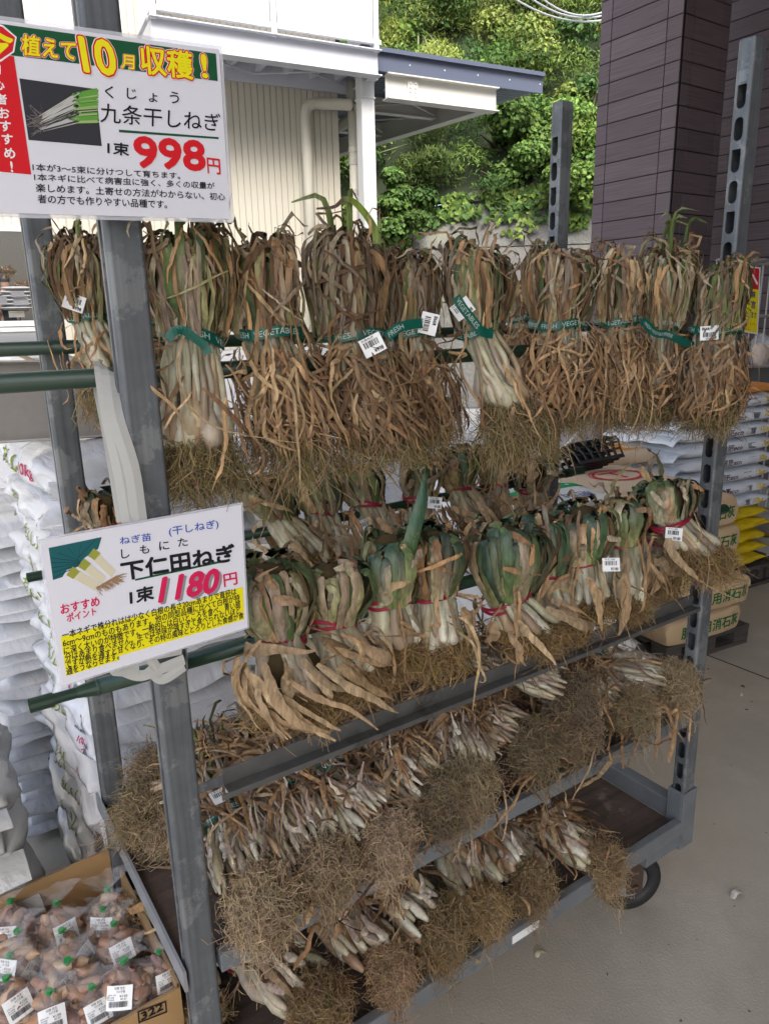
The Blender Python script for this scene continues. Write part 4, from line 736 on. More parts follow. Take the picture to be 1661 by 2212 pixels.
# base deck
zd0, zd1 = .262, .306
mb = MB(); a, b = .03, LX-.03
mb.box(a, b, -.026, -.004, zd0, zd1); part(mb, 'deck_front_rail', m_galv2, bevel=.003)
part(MB().box(a, b, DY+.004, DY+.026, zd0, zd1), 'deck_back_rail', m_galv2, bevel=.003)
part(MB().box(LX-.02, LX+.02, .02, DY-.02, zd0+.02, zd1+.03), 'deck_side_rail', m_galv2, bevel=.003)
part(MB().box(-.02, .02, .02, DY-.02, zd0, zd1+.002), 'deck_side_rail', m_galv2, bevel=.003)
part(MB().box(.021, LX-.022, -.003, DY+.003, zd0+.006, zd0+.022), 'deck_board', m_ply)
part(MB().box(LX-.17, LX-.024, -.024, .06, zd0-.03, zd0-.001), 'corner_plate', m_galv2)
lab = MB(); A_ = aty(1108, 2003, -.0275); B_ = aty(1165, 1968, -.0275); lab.box(A_[0], B_[0], -.0278, -.0265, zd0+.012, zd1-.012); part(lab, 'paper_sticker', PAPER)
# casters
m_rub = mat('black_rubber', (.012, .012, .013), .6, noise=(30, .4, (.03, .03, .03))); m_hub = mat('hub_grey', (.22, .21, .19), .6, noise=(12, .5, (.07, .06, .05))); m_rust = mat('rusty_iron', (.045, .028, .02), .8, noise=(18, .6, (.08, .04, .02)))
def caster(x, y, ang):
    M = np.eye(4); M[:3, 0] = (math.cos(ang), math.sin(ang), 0); M[:3, 1] = (-math.sin(ang), math.cos(ang), 0); M[:3, 3] = (x, y, .09)
    tr = lambda P: np.asarray(P)@M[:3, :3].T+M[:3, 3]
    f = MB(); f.box(-.05, .05, -.032, .032, .155, .17, M).box(-.022, .022, -.034, -.028, -.018, .155, M).box(-.022, .022, .028, .034, -.018, .155, M); f.tube(tr([(0, -.04, 0), (0, .04, 0)]), .012, 8); f.tube(tr([(0, 0, .156), (0, 0, .175)]), .03, 12)
    fo = part(f, 'caster_fork', m_rust)
    pr = [(.050, -.016), (.072, -.018), (.086, -.016), (.090, -.008), (.090, .008), (.086, .016), (.072, .018), (.050, .016)]; n = 40; an = np.arange(n)*2*np.pi/n
    def lathe(pr): 
        k = len(pr); v = np.concatenate([tr(np.stack([r*np.cos(an), np.full(n, y_), r*np.sin(an)], 1)) for r, y_ in pr]); i = np.arange(n); j = (i+1) % n; return v, np.concatenate([np.stack([i+q*n, j+q*n, j+((q+1) % k)*n, i+((q+1) % k)*n], 1) for q in range(k)])
    wo = MB().add(*lathe(pr)).build('wheel', m_rub, fo, smooth=True)
    MB().add(*lathe([(.001, -.018), (.02, -.018), (.024, -.010), (.055, -.008), (.068, -.014), (.071, -.012), (.071, .012), (.068, .014), (.055, .008), (.024, .010), (.02, .018), (.001, .018)])).build('hub', m_hub, fo, smooth=False)
for x, y, a in ((1.205, .075, R(-24)), (1.19, .44, R(10)), (.12, .075, R(-10)), (.12, .43, R(15))): caster(x, y, a)
# middle shelf
zs0, zs1 = .590, .624
part(MB().box(.028, LX-.028, -.022, -.002, zs0, zs1).box(.028, LX-.028, -.0018, .012, zs0, zs0+.003), 'shelf_front_rail', m_galv2, bevel=.0025)
part(MB().box(.028, LX-.028, DY+.002, DY+.022, zs0, zs1), 'shelf_back_rail', m_galv2, bevel=.0025)
part(MB().box(-.032, -.027, -.02, DY+.02, zs0-.002, zs1+.002), 'shelf_end_lip', mat('clear_edge', (.26, .27, .285), .35, metal=.2))
part(MB().box(-.025, LX-.03, -.001, DY+.001, zs0+.004, zs0+.018), 'shelf_board', m_ply)
# angle rail across the front, with a hook plate at its left end
zr_ = .898
rb_ = MB(); xa, xb = .068, LX-.028
rb_.box(xa, xb, .006, .010, zr_, zr_+.030); rb_.box(xa, xb, -.014, .0058, zr_, zr_+.003); rb_.box(xa-.012, xb+.004, -.0178, -.0142, zr_-.006, zr_+.004)
part(rb_, 'angle_rail', mat('rail_dark_steel', (.085, .085, .08), .5, metal=.3, noise=(20, .6, (.14, .14, .135)), stain=(8, .55, .65, (.05, .045, .04))), bevel=.0012)
part(MB().box(.024, xa-.001, .004, .009, zr_+.006, zr_+.02), 'rail_hook', m_galv); part(MB().box(xb+.001, LX-.023, .004, .009, zr_+.010, zr_+.026), 'rail_hook', m_galv)
# ---- green poles lying on hooks through the posts
m_pole = mat('green_coated_pole', (.009, .032, .018), .35, spec=.5, noise=(40, .3, (.014, .042, .024)))
def pole(label, a, b, r, tip=True):
    a = np.asarray(a, float); b = np.asarray(b, float); d = unit(b-a); t = thing('garden_pole', label, 'pole', (a+b)/2, 0, 'green poles the bundles hang from'); c = (a+b)/2
    MB().tube([a-c, b-c], r, 14).build('shaft', m_pole, t, smooth=True)
    if tip:
        e = a-c; MB().tube([e+d*.004, e-d*.025], [r*1.02, r*.66], 14).tube([e-d*.025, e-d*.075], r*.62, 12).tube([e-d*.055, e-d*.085], r*.8, 12, cap=False).build('end_plug', m_pole, t, smooth=False)
    e = b-c; mb = MB(); mb.tube([e-d*.004, e+d*.02], r*1.13, 12); mb.tube([e+d*.02, e+d*.07], r*1.0, 12, cap=False); mb.build('end_cap', m_pole, t)
    return t
YF, YB = .046, DY-.046
zt1 = aty(185, 817, YF)[2]; zt2 = aty(100, 751, YB)[2]; l1 = aty(480, 1408, YF); l2 = aty(1570, 1098, YF); zl2 = aty(540, 1155, YB)[2]
pole('upper front green pole reaching out of the picture on the left', (-.62, YF, zt1), (LX+.06, YF, zt1), .0125, False)
pole('upper back green pole behind the first bundles', (-.60, YB, zt2), (LX+.02, YB, zt2), .0125, False)
pole('lower front green pole with a pointed plug end under the 1180 sign', (aty(205, 1480, YF)[0], YF, l1[2]), (LX+.075, YF, l2[2]), .0125)
pole('lower back green pole whose forked end pokes out left of the 1180 sign', (-.02, YB, zl2), (LX+.02, YB, zl2), .0115)
# ================================================================ LAMINATED PRICE SIGNS
m_film = mat('laminate_film', (.75, .76, .82), .18, alpha=.42, spec=.5); m_sheet = mat('sign_paper', (.70, .70, .76), .32, spec=.45)
def sign(name, label, corners, Yp, film, draw):
    """corners: image points TL TR BR BL of the paper on the plane Y=Yp; film: margin"""
    q = [aty(x, y, Yp) for x, y in corners]; c = sum(q)/4; t = thing(name, label, 'sign', c, 0, 'laminated price signs'); q = [p-c for p in q]; n = np.array([0, -1., 0])
    mb = MB(); v = np.array([p for p in q]+[p-n*.0008 for p in q]); mb.add(v, np.array([[3, 2, 1, 0], [4, 5, 6, 7], [0, 1, 5, 4], [1, 2, 6, 5], [2, 3, 7, 6], [3, 0, 4, 7]])); sh = mb.build('sheet', m_sheet, t)
    k = film; fq = [p*(1+k*np.array([1, 0, 1.35])) for p in q]; mb = MB(); v = np.array([p-n*.0012 for p in fq]+[p-n*.0016 for p in fq]); mb.add(v, np.array([[3, 2, 1, 0], [4, 5, 6, 7], [0, 1, 5, 4], [1, 2, 6, 5], [2, 3, 7, 6], [3, 0, 4, 7]])); mb.build('laminate', m_film, t)
    ink = MB(); draw(ink, c, Yp, n); ink.build('print', PRINT, sh); return t
RED, GREEN_, YEL, BLK, WHT, PINK, BLUE_ = (.62, .012, .02), (.01, .085, .035), (.80, .72, .01), (.012, .012, .016), (.8, .8, .82), (.62, .015, .09), (.035, .09, .42)
def draw1(ink, c, Yp, n):
    k = .33303                               # crop pixels -> image units
    P = lambda x, y: aty(x*k, y*k, Yp)-c
    def T(s, BL, BR, TL, col, bold=0., lay=2): text3(ink, s, P(*BL), P(*BR), P(*TL), bold, .0003*lay, n, col)
    def Q(pts, col, lay=1): poly3(ink, [P(*a) for a in pts], .0003*lay, n, col)
    Q([(-230, 318), (1412, 523), (1400, 345), (-235, 118)], GREEN_)
    Q([(-235, 1090), (203, 1130), (90, 362), (-235, 322)], RED, 1.2)
    def outl(s, BL, BR, TL, b=.025):
        text3(ink, s, P(*BL), P(*BR), P(*TL), b+.075, .0006, n, WHT, 0, 14); text3(ink, s, P(*BL), P(*BR), P(*TL), b+.05, .0010, n, RED, 0, 14); T(s, BL, BR, TL, YEL, b, 4.6)
    Q([(-225, 150), (-60, 140), (20, 160), (108, 238), (92, 335), (10, 395), (-100, 420), (-228, 380)][::-1], WHT, 1.6); Q([(-220, 160), (-60, 150), (15, 172), (97, 240), (82, 330), (5, 382), (-100, 408), (-222, 368)][::-1], RED, 2)
    T('今', (-180, 372), (78, 372), (-180, 180), YEL, .045, 3)
    outl('植えて', (142, 352), (488, 392), (142, 222)); outl('10', (548, 462), (758, 490), (508, 236), .04); outl('月', (785, 440), (868, 450), (785, 352)); outl('収穫', (920, 474), (1250, 514), (906, 292)); outl('!', (1312, 500), (1345, 504), (1300, 350), .03)
    for ch, x, y in zip('初心者おすすめ!', (-28, -5, 12, 28, 38, 50, 65, 78), (445, 545, 640, 730, 815, 900, 990, 1078)):
        w_ = 34 if ch != '!' else 6; T(ch, (x-w_, y+32), (x+w_, y+36), (x-w_-6, y-34), WHT, .03, 2)
    Q([(185, 905), (660, 945), (620, 575), (125, 505)], (.035, .035, .042), 1)
    rng = np.random.default_rng(2)
    for i in range(44):
        u = rng.random(); x0, y0 = 250+rng.random()*50, 740+u*110; x1, y1 = 470+rng.random()*60, 590+u*200; x2, y2 = 628+rng.random()*14, 570+u*225
        g = (.12, .33, .05) if i % 3 else (.35, .45, .2); wq = 3+rng.random()*4
        Q([(x0, y0+wq*.5), (x1, y1+wq), (x1, y1-wq), (x0, y0-wq*.5)], (.48, .48, .45) if i % 3 else (.05, .045, .05), 1.3+i*.02); Q([(x1-30, y1+wq+8), (x2, min(y2+wq, 800)), (x2-2, y2-wq), (x1-30, y1-wq+8)], g, 1.3+i*.02)
    for i in range(40):
        x0, y0 = 290-rng.random()*40, 740+rng.random()*110; x1 = x0-rng.random()*110; y1 = y0+rng.normal(0, 45); x1 = max(x1, 172); Q([(x0, y0+1.5), (x1, y1+1.5), (x1, y1-1.5), (x0, y0-1.5)], (.25, .22, .2), 1.9)
    for ch, x0, x1, y0, y1 in (('く', 680, 735, 550, 632), ('じ', 822, 885, 568, 640), ('ょ', 965, 1020, 598, 660), ('う', 1100, 1160, 590, 668)): T(ch, (x0, y1-4), (x1, y1+4), (x0, y0), BLK, .012)
    T('九条干しねぎ', (650, 790), (1425, 852), (650, 664), BLK, .006)
    Q([(772, 855), (1418, 900), (1417, 887), (770, 838)], GREEN_)
    T('1束', (697, 995), (835, 1010), (697, 915), BLK, .03); T('998', (882, 1078), (1328, 1102), (868, 885), RED, .055); T('円', (1347, 1120), (1430, 1130), (1340, 1020), RED, .02)
    for s, a, b, tl in (('1本が3～5束に分けつして育ちます。', (212, 1105), (1168, 1160), (209, 1057)), ('1本ネギに比べて病害虫に強く、多くの収量が', (222, 1170), (1390, 1225), (219, 1121)), ('楽しめます。土寄せの方法がわからない、初心', (233, 1242), (1458, 1298), (230, 1188)), ('者の方でも作りやすい品種です。', (244, 1315), (1083, 1350), (241, 1258))): T(s, a, b, tl, BLK, .016)
k1 = .33303
sign('price_sign', 'larger laminated sign priced 998 tied high on the near post', [(-225*k1, 96*k1), (1420*k1, 318*k1), (1492*k1, 1418*k1), (-215*k1, 1372*k1)], -.048, .035, draw1)
def draw2(ink, c, Yp, n):
    k = .3497; oy = 1050.9
    P = lambda x, y: aty(x*k, y*k+oy, Yp)-c
    def T(s, BL, BR, TL, col, bold=0., lay=2): text3(ink, s, P(*BL), P(*BR), P(*TL), bold, .0003*lay, n, col)
    def Q(pts, col, lay=1): poly3(ink, [P(*a) for a in pts], .0003*lay, n, col)
    T('ねぎ苗', (742, 360), (935, 333), (736, 312), BLUE_, .012); T('(干しねぎ)', (1045, 312), (1350, 262), (1040, 250), BLUE_, .012)
    for ch, x0, x1, y0, y1 in (('し', 750, 800, 386, 446), ('も', 865, 922, 362, 418), ('に', 985, 1045, 338, 395), ('た', 1100, 1160, 318, 372)): T(ch, (x0, y1), (x1, y1-8), (x0-4, y0+4), BLK, .015)
    T('下仁田ねぎ', (758, 582), (1450, 458), (744, 470), BLK, .045)
    Q([(835, 583), (1392, 466), (1390, 452), (833, 572)], GREEN_)
    T('1束', (805, 730), (950, 695), (800, 642), BLK, .04)
    T('1180', (998, 724), (1350, 662), (1024, 574), (.25, .25, .27), .05, 1.4); T('1180', (982, 714), (1334, 650), (1008, 564), PINK, .055)
    T('円', (1385, 620), (1466, 603), (1378, 545), PINK, .025)
    T('おすすめ', (378, 790), (615, 735), (371, 732), PINK, .03); T('ポイント', (415, 838), (596, 792), (408, 788), PINK, .025)
    rng = np.random.default_rng(4)
    Q([(300, 380), (628, 312), (606, 385), (520, 442), (480, 495), (412, 515), (385, 560), (327, 578)][::-1], (.012, .105, .115), 1.2)
    for i in range(9): a_ = i/8; x0, y0 = 300+28*a_+ (1-a_)*300*(a_ < .5)*(1-2*a_), 312+ (560-312)*a_; Q([(x0, y0+2), (480+20*a_, 440+40*a_), (482+20*a_, 444+40*a_), (x0, y0+7)][::-1], (.004, .045, .06), 1.4)
    for x0, y0, x1, y1, w_ in ((560, 405, 700, 540, 26), (500, 470, 640, 580, 28), (430, 520, 600, 620, 30)):
        Q([(x0-w_*.6, y0+w_*.8), (x1-w_*.5, y1+w_*.8), (x1+w_*.5, y1-w_*.8), (x0+w_*.6, y0-w_*.8)], (.62, .58, .42), 1.6); Q([(x0-w_*.7, y0+w_*.9), (x0+40-w_*.6, y0+40+w_*.4), (x0+45+w_*.6, y0+15-w_*.3), (x0+w_*.7, y0-w_*.9)], (.30, .32, .05), 1.7)
    for i in range(150):
        u = rng.random(); x0, y0 = 590+130*u, 625-75*u; a_ = rng.random()*1.6-.1; l = 20+rng.random()*55; x1, y1 = x0+l*math.cos(a_), y0+l*math.sin(a_)-12; Q([(x0, y0+2), (x1, y1+2), (x1, y1-2), (x0, y0-2)], (.26+.1*rng.random(), .19, .10), 1.8+i*.001)
    Q([(410, 1172), (738, 1072), (735, 1048), (1508, 822), (1500, 620), (374, 930)], (.78, .70, .008), 1)
    for s, a, b, tl in (('一本ネギで株分れはは少なく白根の長さ20cmあまりで直径は', (386, 945), (1460, 668), (380, 897)), ('6cm～9cmのものもあります。他の同型品種に比べて白根が特', (390, 993), (1480, 706), (385, 945)), ('に深く太いのが特徴です。一般的には白いところを食べ、青い部', (397, 1042), (1484, 746), (392, 993)), ('分はあまり食べません。生では辛味が強すぎて食べられないほど', (402, 1082), (1486, 782), (398, 1036)), ('ですが熱を通すと甘くなり、その特の風味ととろりとした食感が食', (406, 1124), (1504, 815), (401, 1078)), ('通をうならせます。', (411, 1168), (735, 1066), (407, 1120))): T(s, a, b, tl, BLK, .018)
k2 = .3497; o2 = 1050.9
sign('price_sign', 'smaller laminated sign priced 1180 with a yellow text panel', [(246*k2, 338*k2+o2), (1490*k2, 112*k2+o2), (1530*k2, 870*k2+o2), (385*k2, 1232*k2+o2)], -.052, .022, draw2)
# white straps
m_strap = mat('white_strap', (.50, .50, .47), .55, trans=.15)
def strap(pts, w_, nrm, name='strap', label=None, K=16, **kw):
    P = spline(np.array([pts], float), K); V, F, C = ribbons(P, np.full((1, K), w_/2), np.broadcast_to(np.asarray(nrm, float), (1, K, 3))+0., .12); return V, F
mb = MB(); a0 = aty(222, 800, .03); 
for dx, dz, yy in ((0, 0, -.014), (.006, -.004, -.02)):
    p0 = aty(222, 797, YF); p1 = aty(221, 802, YF-.016); p2 = aty(236, 900, -.005); p3 = aty(258, 1010, -.02); p4 = aty(280, 1128, -.044)
    mb.add(*strap([p0+[dx, .01, .002], p1+[dx, yy+.014, dz], p2+[dx, yy+.014, 0], p3+[dx*2, yy+.01, 0], p4+[dx*2, 0, 0]], .020, (0, -1, .02)))
for s_ in (-1,): 
    mb.add(*strap([aty(222, 797, YF)+[0, .01, .002], aty(215, 830, YF+.02), aty(240, 960, .02), aty(268, 1128, -.04)], .018, (0, -1, 0)))
tag(mb.build('strap', m_strap), 'white strap hanging from the upper front pole down to the 1180 sign', 'strap')
mb = MB(); q = lambda x, y, Y=-.035: aty(x, y, Y)
mb.add(*strap([q(392, 1402), q(340, 1412), q(290, 1420), q(252, 1430), q(250, 1448), q(300, 1445)], .016, (0, -1, .1))); mb.add(*strap([q(250, 1442), q(300, 1460), q(335, 1450), q(398, 1425)], .015, (0, -1, .1))); mb.add(*strap([q(325, 1424), q(338, 1445), q(332, 1468)], .013, (0, -1, .1)))
mb.add(*strap([q(402, 1395), q(402, 1420, -.02), q(400, 1440, .03)], .03, (1, -.3, .1))); mb.add(*strap([q(320, 1440), q(350, 1468), q(398, 1440)], .014, (0, -1, .1)))
tag(mb.build('strap', m_strap), 'white plastic tie knotted round the near post below the 1180 sign', 'strap')
# ================================================================ SACKS
m_plast = mat('white_film_sack', (.68, .685, .70), .2, spec=.6, wrinkle=(15, 4, .45, .02), trans=.08)
m_plast2 = mat('clear_grey_film', (.46, .46, .45), .2, spec=.6, wrinkle=(14, 4, .4, .02), trans=.1)
m_kraft = mat('kraft_paper', (.50, .36, .215), .7, noise=(5, .25, (.45, .32, .19)), bump=(9, .25, .01))
m_eco = mat('compost_sack_white', (.62, .65, .70), .3, spec=.5, wrinkle=(30, 8, .6, .012)); m_yel = mat('yellow_sack', (.62, .45, .01), .35, wrinkle=(30, 6, .8, .015), noise=(6, .2, (.5, .36, .01)))
def sack_surface(L, W, H, seed, sq=3.2, endp=8, wr=.006, flat=.0):
    rng = np.random.default_rng(seed); q = rng.random((8, 4)); 
    def Sf(u, a):                             # u -1..1 along, a angle round the section
        hs = np.maximum(.03, (1-np.abs(u)**endp))**.5; wsn = 1-.07*np.abs(u)**4
        c, s_ = np.cos(a), np.sin(a); y = np.sign(c)*np.abs(c)**(2/sq); z = np.sign(s_)*np.abs(s_)**(2/sq)
        r = 0
        for k in range(8): r = r+np.sin((3+k)*a+6*q[k, 1]+(u*4*(q[k, 2]-.5)))*np.sin((2+6*q[k, 3])*u*2+k)/(1+.4*k)
        e = wr*(1+1.2*np.abs(u)**6)*r*(.35+.65*np.abs(c))
        sag = -.10*H*(1-np.abs(u)**2)*(np.sin(u*2.1+q[0, 0]*6)*.5)
        return np.stack([u*L/2+0*a, y*(W/2*wsn+e), z*(H/2*hs)+e*.3*hs+sag*0], -1)
    return Sf
def sack(name, label, cat, loc, rz, L, W, H, m, group, seed=0, fins=.035, sq=3.2, endp=8, wr=.006, prints=(), top_print=None, pitch=0., ringn=40, nu=36):
    t = thing(name, label, cat, loc, rz, group); t.rotation_euler = (0, pitch, rz)
    Sf = sack_surface(L, W, H, seed, sq, endp, wr); u = np.concatenate([-1+.12*np.linspace(0, 1, 7)[:-1]**1.5, np.linspace(-.88, .88, nu-14), 1-.12*np.linspace(1, 0, 7)[1:]**1.5]); a = np.linspace(0, 2*np.pi, ringn, endpoint=False)
    U, A_ = np.meshgrid(u, a, indexing='ij'); v = Sf(U, A_); n = ringn; K = len(u); v = v.reshape(-1, 3)+np.array([0, 0, H/2])
    i = (np.arange(K-1)[:, None]*n+np.arange(n)[None]); j = (np.arange(K-1)[:, None]*n+((np.arange(n)+1) % n)[None])
    mb = MB().add(v, np.stack([i, j, j+n, i+n], -1).reshape(-1, 4)); mb.f += [np.arange(n)[None, ::-1], np.arange(n)[None]+(K-1)*n]; mb.mi += [0, 0]
    b = mb.build('sack_body', m, t, smooth=True)
    if fins:
        rng = np.random.default_rng(seed+7); y = np.linspace(-W/2*.93, W/2*.93, 15)
        for s_ in (-1, 1):
            fm = MB(); w1 = .009*np.sin(y*14+rng.random()*6)+.005*np.sin(y*33+rng.random()*6); dz = -fins*rng.uniform(.25, .75)
            r0 = np.stack([np.full(15, s_*L/2*.985), y, H/2+0*y], 1); r1 = np.stack([s_*(L/2+fins*.5)+0*y, y*1.01, H/2+w1*.5+dz*.3], 1); r2 = np.stack([s_*(L/2+fins)+0*y+w1*.3, y*1.02, H/2+w1+dz], 1)
            lo = np.array([0, 0, .0025]); q = np.concatenate([r0+lo, r1+lo, r2, r2-lo*.4, r1-lo, r0-lo]); i = np.arange(14)
            fm.add(q, np.concatenate([np.stack([i+p*15, i+1+p*15, i+1+(p+1)*15, i+(p+1)*15], 1) for p in range(5)])); fm.build('end_seam', m, t, smooth=True)
    if prints:
        for it in prints:                    # (text, u centre, height, side, colour, bold, stretch); side: -1 / +1 = the sack's -y / +y side, 0 = its top
            ink = MB(); tx, uc, hh, sd_, col, bold = it[:6]; sx = it[6] if len(it) > 6 else 1.
            def onsack(du, dv):               # du, dv in metres along the writing and up the face
                q_ = (lambda x_: np.sign(x_)*np.minimum(np.abs(x_), .985)**(sq/2))
                if sd_ == 0: a_ = np.arccos(q_((dv+it[7] if len(it) > 7 else dv)*2/W)); uu = uc+du*2/L
                elif sd_ < 0: a_ = np.pi-np.arcsin(q_(dv*2/H)); uu = uc+du*2/L
                else: a_ = np.arcsin(q_(dv*2/H)); uu = uc-du*2/L
                pp = Sf(np.clip(uu, -.99, .99), a_); return pp+np.array([0, 0, H/2])+(np.array([0, 0, .002]) if sd_ == 0 else np.array([0, .0022*sd_, 0]))
            if tx == '#':                     # a barcode
                x = -.03
                while x < .03:
                    bw = BARS.choice([.0015, .0025, .004]); ink.add(onsack(np.array([x, x+bw, x+bw, x]), np.array([-.5, -.5, .5, .5])*hh), np.array([[0, 1, 2, 3]]), col); x += bw+BARS.choice([.0015, .003])
                ink.build('barcode', PRINT, b); continue
            uv, tr, asp = text_uv(tx)
            for i_ in range(5 if bold else 1):
                o_ = np.array([(0, 0), (1, 1), (1, -1), (-1, 1), (-1, -1)][i_])*bold*hh*.6; pp = onsack((uv[:, 0]-.5)*asp*hh*sx+o_[0], (uv[:, 1]-.5)*hh+o_[1]); ink.add(pp+np.array([0, .00003*i_*sd_, .00003*i_*(sd_ == 0)]), tr, col)
            ink.build('print', PRINT, b)
    return t
# local +x runs along the sack; side angle pi = the sack's -y side, 0 = its +y side, pi/2 = top
OLIVE = (.20, .26, .02)
# stack behind the trolley on the left: long sides face left, sealed ends face the trolley
g = 'white sacks stacked behind the trolley'
zc = .10; nst = 15; hS = .080
pal_m = mat('pallet_wood', (.15, .125, .10), .85, streak=(4, 60, 60, .4), bump=(60, .4))
def pallet(label, loc, rz, L, W, h=.11, m=None, mark=None):
    t = thing('pallet', label, 'pallet', loc, rz, 'wooden pallets under the sacks'); mb = MB()
    for k in range(5): y = -W/2+(W-.09)*k/4; mb.box(-L/2, L/2, y, y+.09, h-.02, h)
    mb.build('deck_boards', m or pal_m, t); mb = MB()
    for y in (-W/2, -.045, W/2-.09):
        for x in (-L/2, -.05, L/2-.1): mb.box(x, x+.1, y+.002, y+.088, .021, h-.021)
        mb.box(-L/2+.003, L/2-.003, y+.001, y+.089, 0, .0205)
    mb.box(-L/2+.001, L/2-.001, -W/2+.0005, -W/2+.002, .04, h-.022) if mark else None
    b = mb.build('blocks', m or pal_m, t)
    if mark:
        ink = MB(); text3(ink, mark, (L*.05, -W/2-.001, h*.3), (L*.32, -W/2-.001, h*.3), (L*.05, -W/2-.001, h*.85), .03, .001, c=(.03, .03, .03)); ink.build('print', PRINT, b)
    return t
pallet('wooden pallet under the white sacks behind the trolley', (.22, .97, 0), R(90), .70, .5, .10)
ords = ['top', 'second from the top', 'third from the top', 'fourth from the top', 'fifth from the top', 'sixth from the top', 'seventh from the top', 'eighth from the top', 'ninth from the top', 'tenth from the top', 'eleventh from the top', 'twelfth from the top', 'thirteenth from the top', 'fourteenth from the top', 'lowest']
for k in range(nst):
    rng = np.random.default_rng(k+40); top = k == nst-1; L_ = .62
    pr = [('おいしい', -.10+rng.normal(0, .05), .036, 1, OLIVE, .03), ('10kg', -.66, .022, 1, (.45, .02, .09), .02), ('#', -.85, .03, 1, (.05, .05, .08), 0)]
    if k % 3 == 1: pr = [('おいしい', .15, .032, 1, OLIVE, .03), ('#', -.8, .03, 1, (.05, .05, .08), 0)]
    if top: pr = [('おいしい', .25, .05, 1, OLIVE, .03), ('10kg', -.45, .035, 1, (.45, .02, .09), .02), ('花と野菜の土', .1, .075, 0, (.05, .35, .22), .03, .9)]
    o = sack('soil_sack', f'glossy white plastic soil sack, {ords[nst-1-k]} of the stack behind the trolley', 'sack', (.215+rng.normal(0, .010), .96+rng.normal(0, .012), zc), R(90), L_, .49, hS*1.12 if not top else .115, m_plast if k > 6 else m_plast, g, seed=k, fins=.05, wr=.009, prints=pr, endp=9)
    zc += hS if not top else 0
# second stack of the same sacks behind that one
zc2 = .0; g2 = 'white sacks stacked farther back on the left'
for k in range(13):
    rng = np.random.default_rng(k+80)
    sack('soil_sack', f'white plastic soil sack {ords[12-k]} of the stack farther back', 'sack', (.10+rng.normal(0, .012), 1.66+rng.normal(0, .012), zc2), R(90), .60, .49, hS*1.12, m_plast, g2, seed=k+30, fins=.04, wr=.009, prints=[('おいしい', .0, .034, 1, OLIVE, .03), ('10kg', -.66, .022, 1, (.45, .02, .09), .02)]); zc2 += hS
# third stack nearer on the left with its ends towards the viewer
zc3 = 0.; g3 = 'greyish sacks at the left edge'
for k in range(6):
    rng = np.random.default_rng(k+120)
    sack('soil_sack', f'greyish translucent sack {ords[5-k]} of the nearest stack at the left edge', 'sack', (-.40+rng.normal(0, .012), .86+rng.normal(0, .01), zc3), R(90)+rng.normal(0, .03), .60, .50, .135, m_plast2, g3, seed=k+60, fins=.05, wr=.010); zc3 += .118
# grey tray and oddments on top of the left stack
zt_ = zc+.118
gp = mat('grey_tray_metal', (.27, .255, .235), .6, noise=(60, .4, (.22, .20, .18)), metal=.2)
t = thing('metal_tray', 'grey sheet metal tray tipped on its edge on the sacks at the left', 'tray', (.06, .86, zt_)); t.rotation_euler = (R(-12), R(2), R(-4))
MB().box(-.17, .16, 0, .003, .0, .175).build('panel', gp, t); MB().box(-.17, .16, -.022, -.001, -.0, .004).box(-.174, -.170, -.022, .003, 0, .175).box(-.17, .16, -.03, .003, .1752, .179).box(.16, .164, -.022, .003, 0, .175).build('rim', mat('tray_rim', (.40, .38, .35), .5, metal=.3), t)
c = aty(60, 762, 1.5)
for nm, lb, a, b, r, m in (('wooden_stick', 'thin wooden stick lying behind the tipped tray', aty(14, 752, 1.2), aty(62, 775, 1.2), .006, mat('stick_wood', (.45, .36, .24), .7)), ('white_pipe', 'short white plastic pipe lying behind the tipped tray', aty(92, 746, 1.25), aty(135, 770, 1.25), .014, m_white)):
    tag(MB().tube([a, b, b+(b-a)], r, 10).build(nm, m, smooth=False), lb, nm.split('_')[1])
p0 = aty(57, 777, 1.3); p1 = aty(165, 835, 1.3); t = thing('cream_box', 'shallow cream box seen behind the upper poles at the left', 'box', (p0[0], 1.3, p1[2])); MB().box(0, p1[0]-p0[0], 0, .25, 0, p0[2]-p1[2]).build('box_body', m_creamt, t, bevel=.004); MB().box(-.004, p1[0]-p0[0]+.004, -.006, .256, p0[2]-p1[2]-.014, p0[2]-p1[2]+.004).build('box_rim', m_alu, t)
# ================================================================ RIGHT-HAND STOCK (turned like the building)
def bp(x, y): return np.array([x, y])
GRN_INK = (.012, .13, .035)
def local(P): return np.array([(P-np.array([2.42, .81, 0]))@EX, (P-np.array([2.42, .81, 0]))@EY])
K0 = np.array([2.42, .82, 0])
def KP(a, b, z): return K0+EX*a+EY*b+np.array([0, 0, z])
pallet('dark pallet under the brown paper lime bags', KP(.36, .36, 0), PH, .56, .58, .10, mat('pallet_dark', (.06, .052, .045), .85, streak=(4, 60, 60, .4)))
g = 'brown paper lime bags in a stack'; zz = .101
for k, (ar, hk) in enumerate(((.55, .132), (.60, .136), (.48, .136), (.485, .136), (.455, .138))):
    sack('paper_bag', f'brown paper lime bag with green lettering, {["bottom", "second from the bottom", "middle", "second from the top", "top"][k]} of its stack', 'paper bag', KP(ar-.245, .34, zz), PH, .49, .60, hk+.004, m_kraft, g, seed=k+200, fins=0, sq=9, endp=26, wr=.003, prints=[('肥料用消石灰', .10, .058, -1, GRN_INK, .035, 1.05)]); zz += hk
ZT = zz
def NP(a, b, z): return KP(a, b, z)
